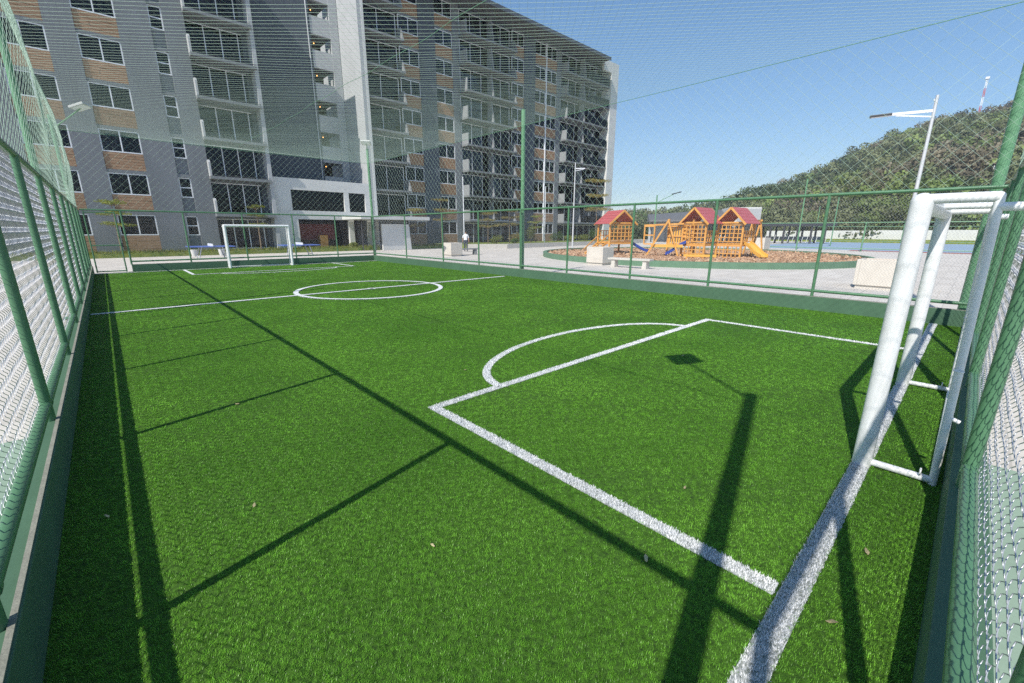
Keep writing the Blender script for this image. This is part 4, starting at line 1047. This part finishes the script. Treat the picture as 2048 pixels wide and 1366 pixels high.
for b in (-0.25, 0.25): MB().tube([f(0, b, 2.4), f(0, b, 0.7)], 0.012, 5).build('chain', M_dark, t, True)
MB().bar(f(0, -0.3, 0.68), f(0, 0.3, 0.68), 0.2, 0.04).build('swing_seat', M_dark, t)

# ================================================================== BEYOND THE PLAZA
struct(MB().box(54, 92, -12, 19.5, -0.02, 0.0).build('sports_court', M_court))
struct(MB().box(52.2, 54, -12, 8.0, -0.02, 0.002).build('court_border', M_courtred))
cf = thing('court_fence', (52, 4, 0), 'distant green fence with tall poles around the blue court', 'fence')
for (x, y, h) in ((50.5, 11.9, 6.6), (67, 12.3, 5.8), (51.0, 6.9, 2.6), (51.3, 1.9, 2.6), (51.6, -3, 2.6), (92, 19.5, 6), (92, 8, 3), (92, -2, 3)):
    MB().tube([(x, y, -0.02), (x, y, h)], 0.06, 8).build('pole', M_gpole, cf, True)
for z in (0.25, 2.55):
    MB().tube([(50.4, 19.0, z), (50.5, 11.9, z), (51.6, -8, z)], 0.04, 6).build('rail', M_gpole, cf, True)
    MB().tube([(92, 20, z), (92, -12, z)], 0.04, 6).build('rail', M_gpole, cf, True)
pg = thing('pergola', (76, 20, 0), 'long dark pergola with slatted roof at the far side of the plaza', 'pergola')
PA, PB = Vector((70.0, 28.5, 0)), Vector((80.5, 15.2, 0)); dv = (PB-PA); ln = dv.length; dv.normalize(); sv = Vector((-dv.y, dv.x, 0))
MB().bar(tuple(PA+Vector((0, 0, 2.75))), tuple(PB+Vector((0, 0, 2.75))), 3.0, 0.45).build('roof', M_dark, pg)
for i in range(9):
    c = PA+dv*(ln*(i+0.3)/9)
    for sg in (-1, 1): MB().bar(tuple(c+sv*1.3*sg+Vector((0, 0, -0.02))), tuple(c+sv*1.3*sg+Vector((0, 0, 2.5))), 0.24).build('column', M_dark, pg)
MB().bar(tuple(PA+sv*1.2+Vector((0, 0, 0.75))), tuple(PB+sv*1.2+Vector((0, 0, 0.75))), 0.2, 0.5).build('parapet', M_slab, pg)
for i in range(26):
    c = PA+dv*(ln*(i+0.5)/26)-sv*1.0
    MB().bar(tuple(c+Vector((0, 0, 0.1))), tuple(c+dv*0.22+Vector((0, 0, 1.25))), 0.06).build('baluster', M_cwhite, pg)
MB().bar(tuple(PA+dv*5-sv*0.5+Vector((0, 0, 0.5))), tuple(PA+dv*8.5-sv*0.5+Vector((0, 0, 0.5))), 0.4, 0.12).build('bench_seat', M_timber, pg)
ch = thing('club_house', (68, 28, 0), 'white and grey block house with a dark sloping roof behind the playground', 'building')
f = frame_fn(72.0, 25.3, AZ+R(4))
def fb(nm, m, a0, a1, b0, b1, z0, z1):
    return MB().hexa([f(a0,b0,z0), f(a1,b0,z0), f(a1,b1,z0), f(a0,b1,z0), f(a0,b0,z1), f(a1,b0,z1), f(a1,b1,z1), f(a0,b1,z1)]).build(nm, m, ch)
fb('block_wall', M_cwhite, -1.0, 3.6, 2.4, 8, 0, 5.4)
fb('block_side', M_lgrey, 0.2, 3.55, 2.35, 2.398, 2.4, 5.2)
MB().hexa([f(-13, 1.5, 3.25), f(-1.05, 1.5, 3.25), f(-1.05, 8, 3.25), f(-13, 8, 3.25), f(-13, 1.6, 3.5), f(-1.05, 1.6, 3.5), f(-1.05, 8, 5.3), f(-13, 8, 4.6)]).build('sloping_roof', M_roof, ch)
fb('rear_wall', M_lgrey, -12.8, -1.05, 5.0, 5.3, 0, 3.25)
for i in range(6): fb('column', M_dark, -12.6+i*2.2, -12.4+i*2.2, 2.0, 2.2, 0, 3.25)
rw_ = thing('retaining_wall', (100, 5, 0), 'long pale retaining wall at the foot of the wooded hill', 'wall')
for i in range(9): MB().box(97, 97.6, -45+i*8.2, -45+i*8.2+8.15, -0.3, 2.35-0.06*i).build('wall_segment', M_cwhite, rw_)
struct(MB().box(92.5, 96.99, -45, 28, -0.05, 0.5).build('lawn_bank', M_lawn))

# ---- wooded hill
HB = [(R(50), 3.0), (R(58), 6.0), (R(63), 9), (R(68), 15.0), (R(70.8), 22.6), (R(75.6), 32.3), (R(79.6), 40.8), (R(83.0), 50.1), (R(84.6), 54.3), (R(86.3), 56.3), (R(89), 57.2), (R(93), 59.5), (R(100), 64), (R(112), 60), (R(125), 40)]
ha = np.array([a for a, _ in HB]); hh = np.array([h for _, h in HB])
def hill_h(x, y):
    az = np.arctan2(x, y); r = np.hypot(x, y); top = np.interp(az, ha, hh)-9.5
    t = np.clip((r-100)/(300-100), 0, 1.0); prof = t**1.15
    back = np.clip((r-300)/160, 0, 1); prof = prof*(1-0.55*back)
    n_ = 2.2*np.sin(x*0.05+1.3)*np.sin(y*0.061)+1.3*np.sin(x*0.11)*np.cos(y*0.13+0.4)
    return np.maximum(top*prof+n_*np.clip(t*2, 0, 1), -0.3)
azs = np.linspace(R(50), R(125), 90); rs_ = np.linspace(99, 460, 60)
A, Rr = np.meshgrid(azs, rs_); X = Rr*np.sin(A); Y = Rr*np.cos(A); Z = hill_h(X, Y)
V = np.stack([X, Y, Z], -1).reshape(-1, 3); idx = np.arange(V.shape[0]).reshape(A.shape)
F = np.stack([idx[:-1, :-1], idx[1:, :-1], idx[1:, 1:], idx[:-1, 1:]], -1).reshape(-1, 4)
hillo = link('hill', np_mesh('hill', V, F, mat('hill_earth', (0.16, 0.14, 0.07), 0.95, 0.1, c2=(0.09, 0.12, 0.035), vscale=0.06)))
hillo.data.polygons.foreach_set('use_smooth', [True]*len(hillo.data.polygons)); struct(hillo)
def crown_proto(n, seed, squash=0.75):
    g_ = np.random.default_rng(seed); k = 7; C = g_.normal(size=(k, 3))*np.array([0.42, 0.42, 0.25]); C[:, 2] += 0.55
    i = g_.integers(0, k, n); d = g_.normal(size=(n, 3)); d /= np.linalg.norm(d, axis=1, keepdims=True)
    p = C[i]+d*0.42*np.array([1, 1, squash])*g_.uniform(0.55, 1, (n, 1)); a = np.cross(d, g_.normal(size=(n, 3))); a /= np.linalg.norm(a, axis=1, keepdims=True); b = np.cross(d+0.6*g_.normal(size=(n, 3)), a); b /= np.linalg.norm(b, axis=1, keepdims=True)
    s = g_.uniform(0.03, 0.062, (n, 1)); return np.stack([p-a*s, p-b*s, p+a*s, p+b*s], 1).reshape(-1, 3), np.arange(4*n).reshape(-1, 4)
LM = [leaf_mat('wood_dark', (0.065, 0.100, 0.045), (0.115, 0.155, 0.065), rnd=0.35, vscale=0.05, trans=0.2),  # all four leaf colours are lightened, distance haze mixed into them
      leaf_mat('wood_olive', (0.135, 0.155, 0.075), (0.195, 0.210, 0.095), rnd=0.35, vscale=0.05, trans=0.2),
      leaf_mat('wood_bright', (0.150, 0.215, 0.060), (0.230, 0.285, 0.085), rnd=0.3, vscale=0.05, trans=0.2),
      leaf_mat('wood_brown', (0.160, 0.140, 0.090), (0.220, 0.190, 0.120), rnd=0.3, vscale=0.05, trans=0.2)]
n = 4200; az = RNG.uniform(R(56), R(108), n); rr = np.sqrt(RNG.uniform(101**2, 345**2, n)); x = rr*np.sin(az); y = rr*np.cos(az); z = hill_h(x, y)-0.5
sel = np.sin(x*0.045+2*np.sin(y*0.03))+np.sin(y*0.06+1.0)+RNG.normal(size=n)*0.9
kind = np.digitize(sel, [-0.5, 0.75, 1.9])
for i, nm in enumerate(('dark green', 'olive', 'bright green', 'dry brown')):
    mk = kind == [0, 1, 2, 3][i]; c = mk.sum(); pv, pf = crown_proto(900, 40+i)
    s = RNG.uniform(3.5, 8.5, c)*np.interp(rr[mk], [100, 180], [0.62, 1.0]); P_ = np.c_[x[mk], y[mk], z[mk]]
    o = scatter('hillside_wood', LM[i], pv, pf, P_, np.c_[np.zeros(c), np.zeros(c), RNG.uniform(0, 6.28, c)], np.c_[s, s, s*RNG.uniform(0.8, 1.25, c)])
    tag(o, nm+' tree cover spread over the hillside', 'trees', kind='stuff')
def mast(px, py, zb, h, label):
    t = thing('radio_mast', (px, py, zb), label, 'mast'); wd = 0.55; nseg = 6
    for i in range(nseg):
        z0_ = zb+h*i/nseg; z1_ = zb+h*(i+1)/nseg; m = MB()
        for sx in (-1, 1):
            for sy in (-1, 1): m.bar((px+sx*wd/2, py+sy*wd/2, z0_), (px+sx*wd/2, py+sy*wd/2, z1_), 0.2)
        m.bar((px-wd/2, py-wd/2, z0_), (px+wd/2, py+wd/2, z1_), 0.12); m.bar((px+wd/2, py-wd/2, z0_), (px-wd/2, py+wd/2, z1_), 0.2)
        m.build('mast_section', M_red if i % 2 == 0 else M_frame, t)
    MB().box(px-0.7, px+0.7, py-0.7, py+0.7, zb+h, zb+h+1.0).build('antenna_head', M_frame, t); return t
mast(320.3, 11.0, 49.0, 23.0, 'red and white radio mast standing on top of the hill')
mast(318.5, 27.5, 48.0, 17.5, 'red and white mast tip lined up with the street lamp on the right')
def hill_house(px, py, w_, d_, h_, m, label):
    zb = float(hill_h(np.array(px), np.array(py)))-1.0; t = thing('hill_house', (px, py, zb), label, 'house')
    MB().box(px-w_/2, px+w_/2, py-d_/2, py+d_/2, zb, zb+h_).build('wall', m, t)
    MB().prism([(py-d_/2-.4, zb+h_), (py+d_/2+.4, zb+h_), (py, zb+h_+0.8)], 0, px-w_/2-.4, px+w_/2+.4).build('roof', mat('faded_roof', (0.34, 0.27, 0.23), 0.8), t)
    for q in (-0.28, 0.05, 0.3): MB().box(px-w_/2-0.06, px-w_/2-0.002, py+q*d_-0.5, py+q*d_+0.5, zb+h_*0.45, zb+h_*0.8).build('window', M_dark, t)
    MB().box(px-w_/2-0.05, px-w_/2-0.001, py-d_*0.14-.4, py-d_*0.14+.4, zb+0.3, zb+h_*0.42).build('door', M_board, t); return t
hill_house(175, 28, 5, 6, 6.0, M_cwhite, 'white house half hidden on the hillside left of the street lamp')
hill_house(172, 17.5, 4, 3.5, 5.0, M_conc, 'small cream house on the hillside right of the street lamp')
hill_house(182, 6.5, 5, 6, 5.5, M_conc, 'low house on the hillside near the corner pole')
hill_house(165, -2.5, 5, 6, 6, M_cwhite, 'white house on the hillside seen past the near right pole')

# ---- fallen leaves on the turf
lm_ = MB(); lm_.v = [(-0.024, 0, 0.002), (-0.006, -0.011, 0.006), (0.016, -0.007, 0.003), (0.026, 0, 0.007), (0.015, 0.008, 0.003), (-0.007, 0.010, 0.007)]
lm_.v += [(x, y, z-0.0015) for x, y, z in lm_.v]; lm_.f = [(0, 1, 2, 3, 4, 5), (11, 10, 9, 8, 7, 6)]+[(i, i+6, (i+1) % 6+6, (i+1) % 6) for i in range(6)]
leaf_me = lm_.mesh('fallen_leaf', mat('dry_leaf', (0.42, 0.36, 0.20), 0.8, 0.2, rnd=0.3))
for (x, y, lb) in ((3.15, 0.78, 'tiny dry leaf inside the near penalty box by the pole shadow'), (2.35, 0.62, 'tiny dry leaf outside the penalty box in the rail shadow'), (2.62, -0.17, 'tiny dry leaf between the near goal line and the near wall'),
        (3.3, -0.2, 'tiny dry leaf behind the goal line close to the goal base'), (1.55, 1.5, 'tiny dry leaf on open turf at the bottom middle of the photo'), (0.9, 2.6, 'tiny dry leaf on turf near the left post shadow'),
        (3.6, 3.9, 'tiny dry leaf on turf just below the penalty arc'), (1.2, 4.6, 'tiny dry leaf on turf between two fence post shadows'), (6.3, 2.3, 'tiny dry leaf inside the penalty box near the lamp shadow'), (0.2, 3.1, 'tiny dry leaf in the dark shade of the left wall')):
    o = bpy.data.objects.new('fallen_leaf', leaf_me); col.objects.link(o); o.location = (x, y, 0.015); k = random.uniform(0.6, 1.1); o.scale = (k, k, k)
    o.rotation_euler = (random.uniform(-.4, .4), random.uniform(-.3, .3), random.uniform(0, 6.28)); tag(o, lb, 'leaf', 'dry leaves scattered on the turf')

# ---- air: thin even haze over everything below the hilltop
hz_ = MB().box(-915, 915, -915, 915, -1.7, 92).build('haze', None); hz_['kind'] = 'stuff'; tag(hz_, 'thin pale haze lying over the plaza and the hill', 'haze')
hm_ = bpy.data.materials.new('haze'); hm_.use_nodes = True; ht = hm_.node_tree; ht.nodes.clear()
ho = ht.nodes.new('ShaderNodeOutputMaterial'); pv_ = ht.nodes.new('ShaderNodeVolumePrincipled'); pv_.inputs['Color'].default_value = (0.86, 0.92, 1.0, 1); pv_.inputs['Density'].default_value = 0.00065; pv_.inputs['Anisotropy'].default_value = 0.2
ht.links.new(pv_.outputs[0], ho.inputs['Volume']); hz_.data.materials.append(hm_)
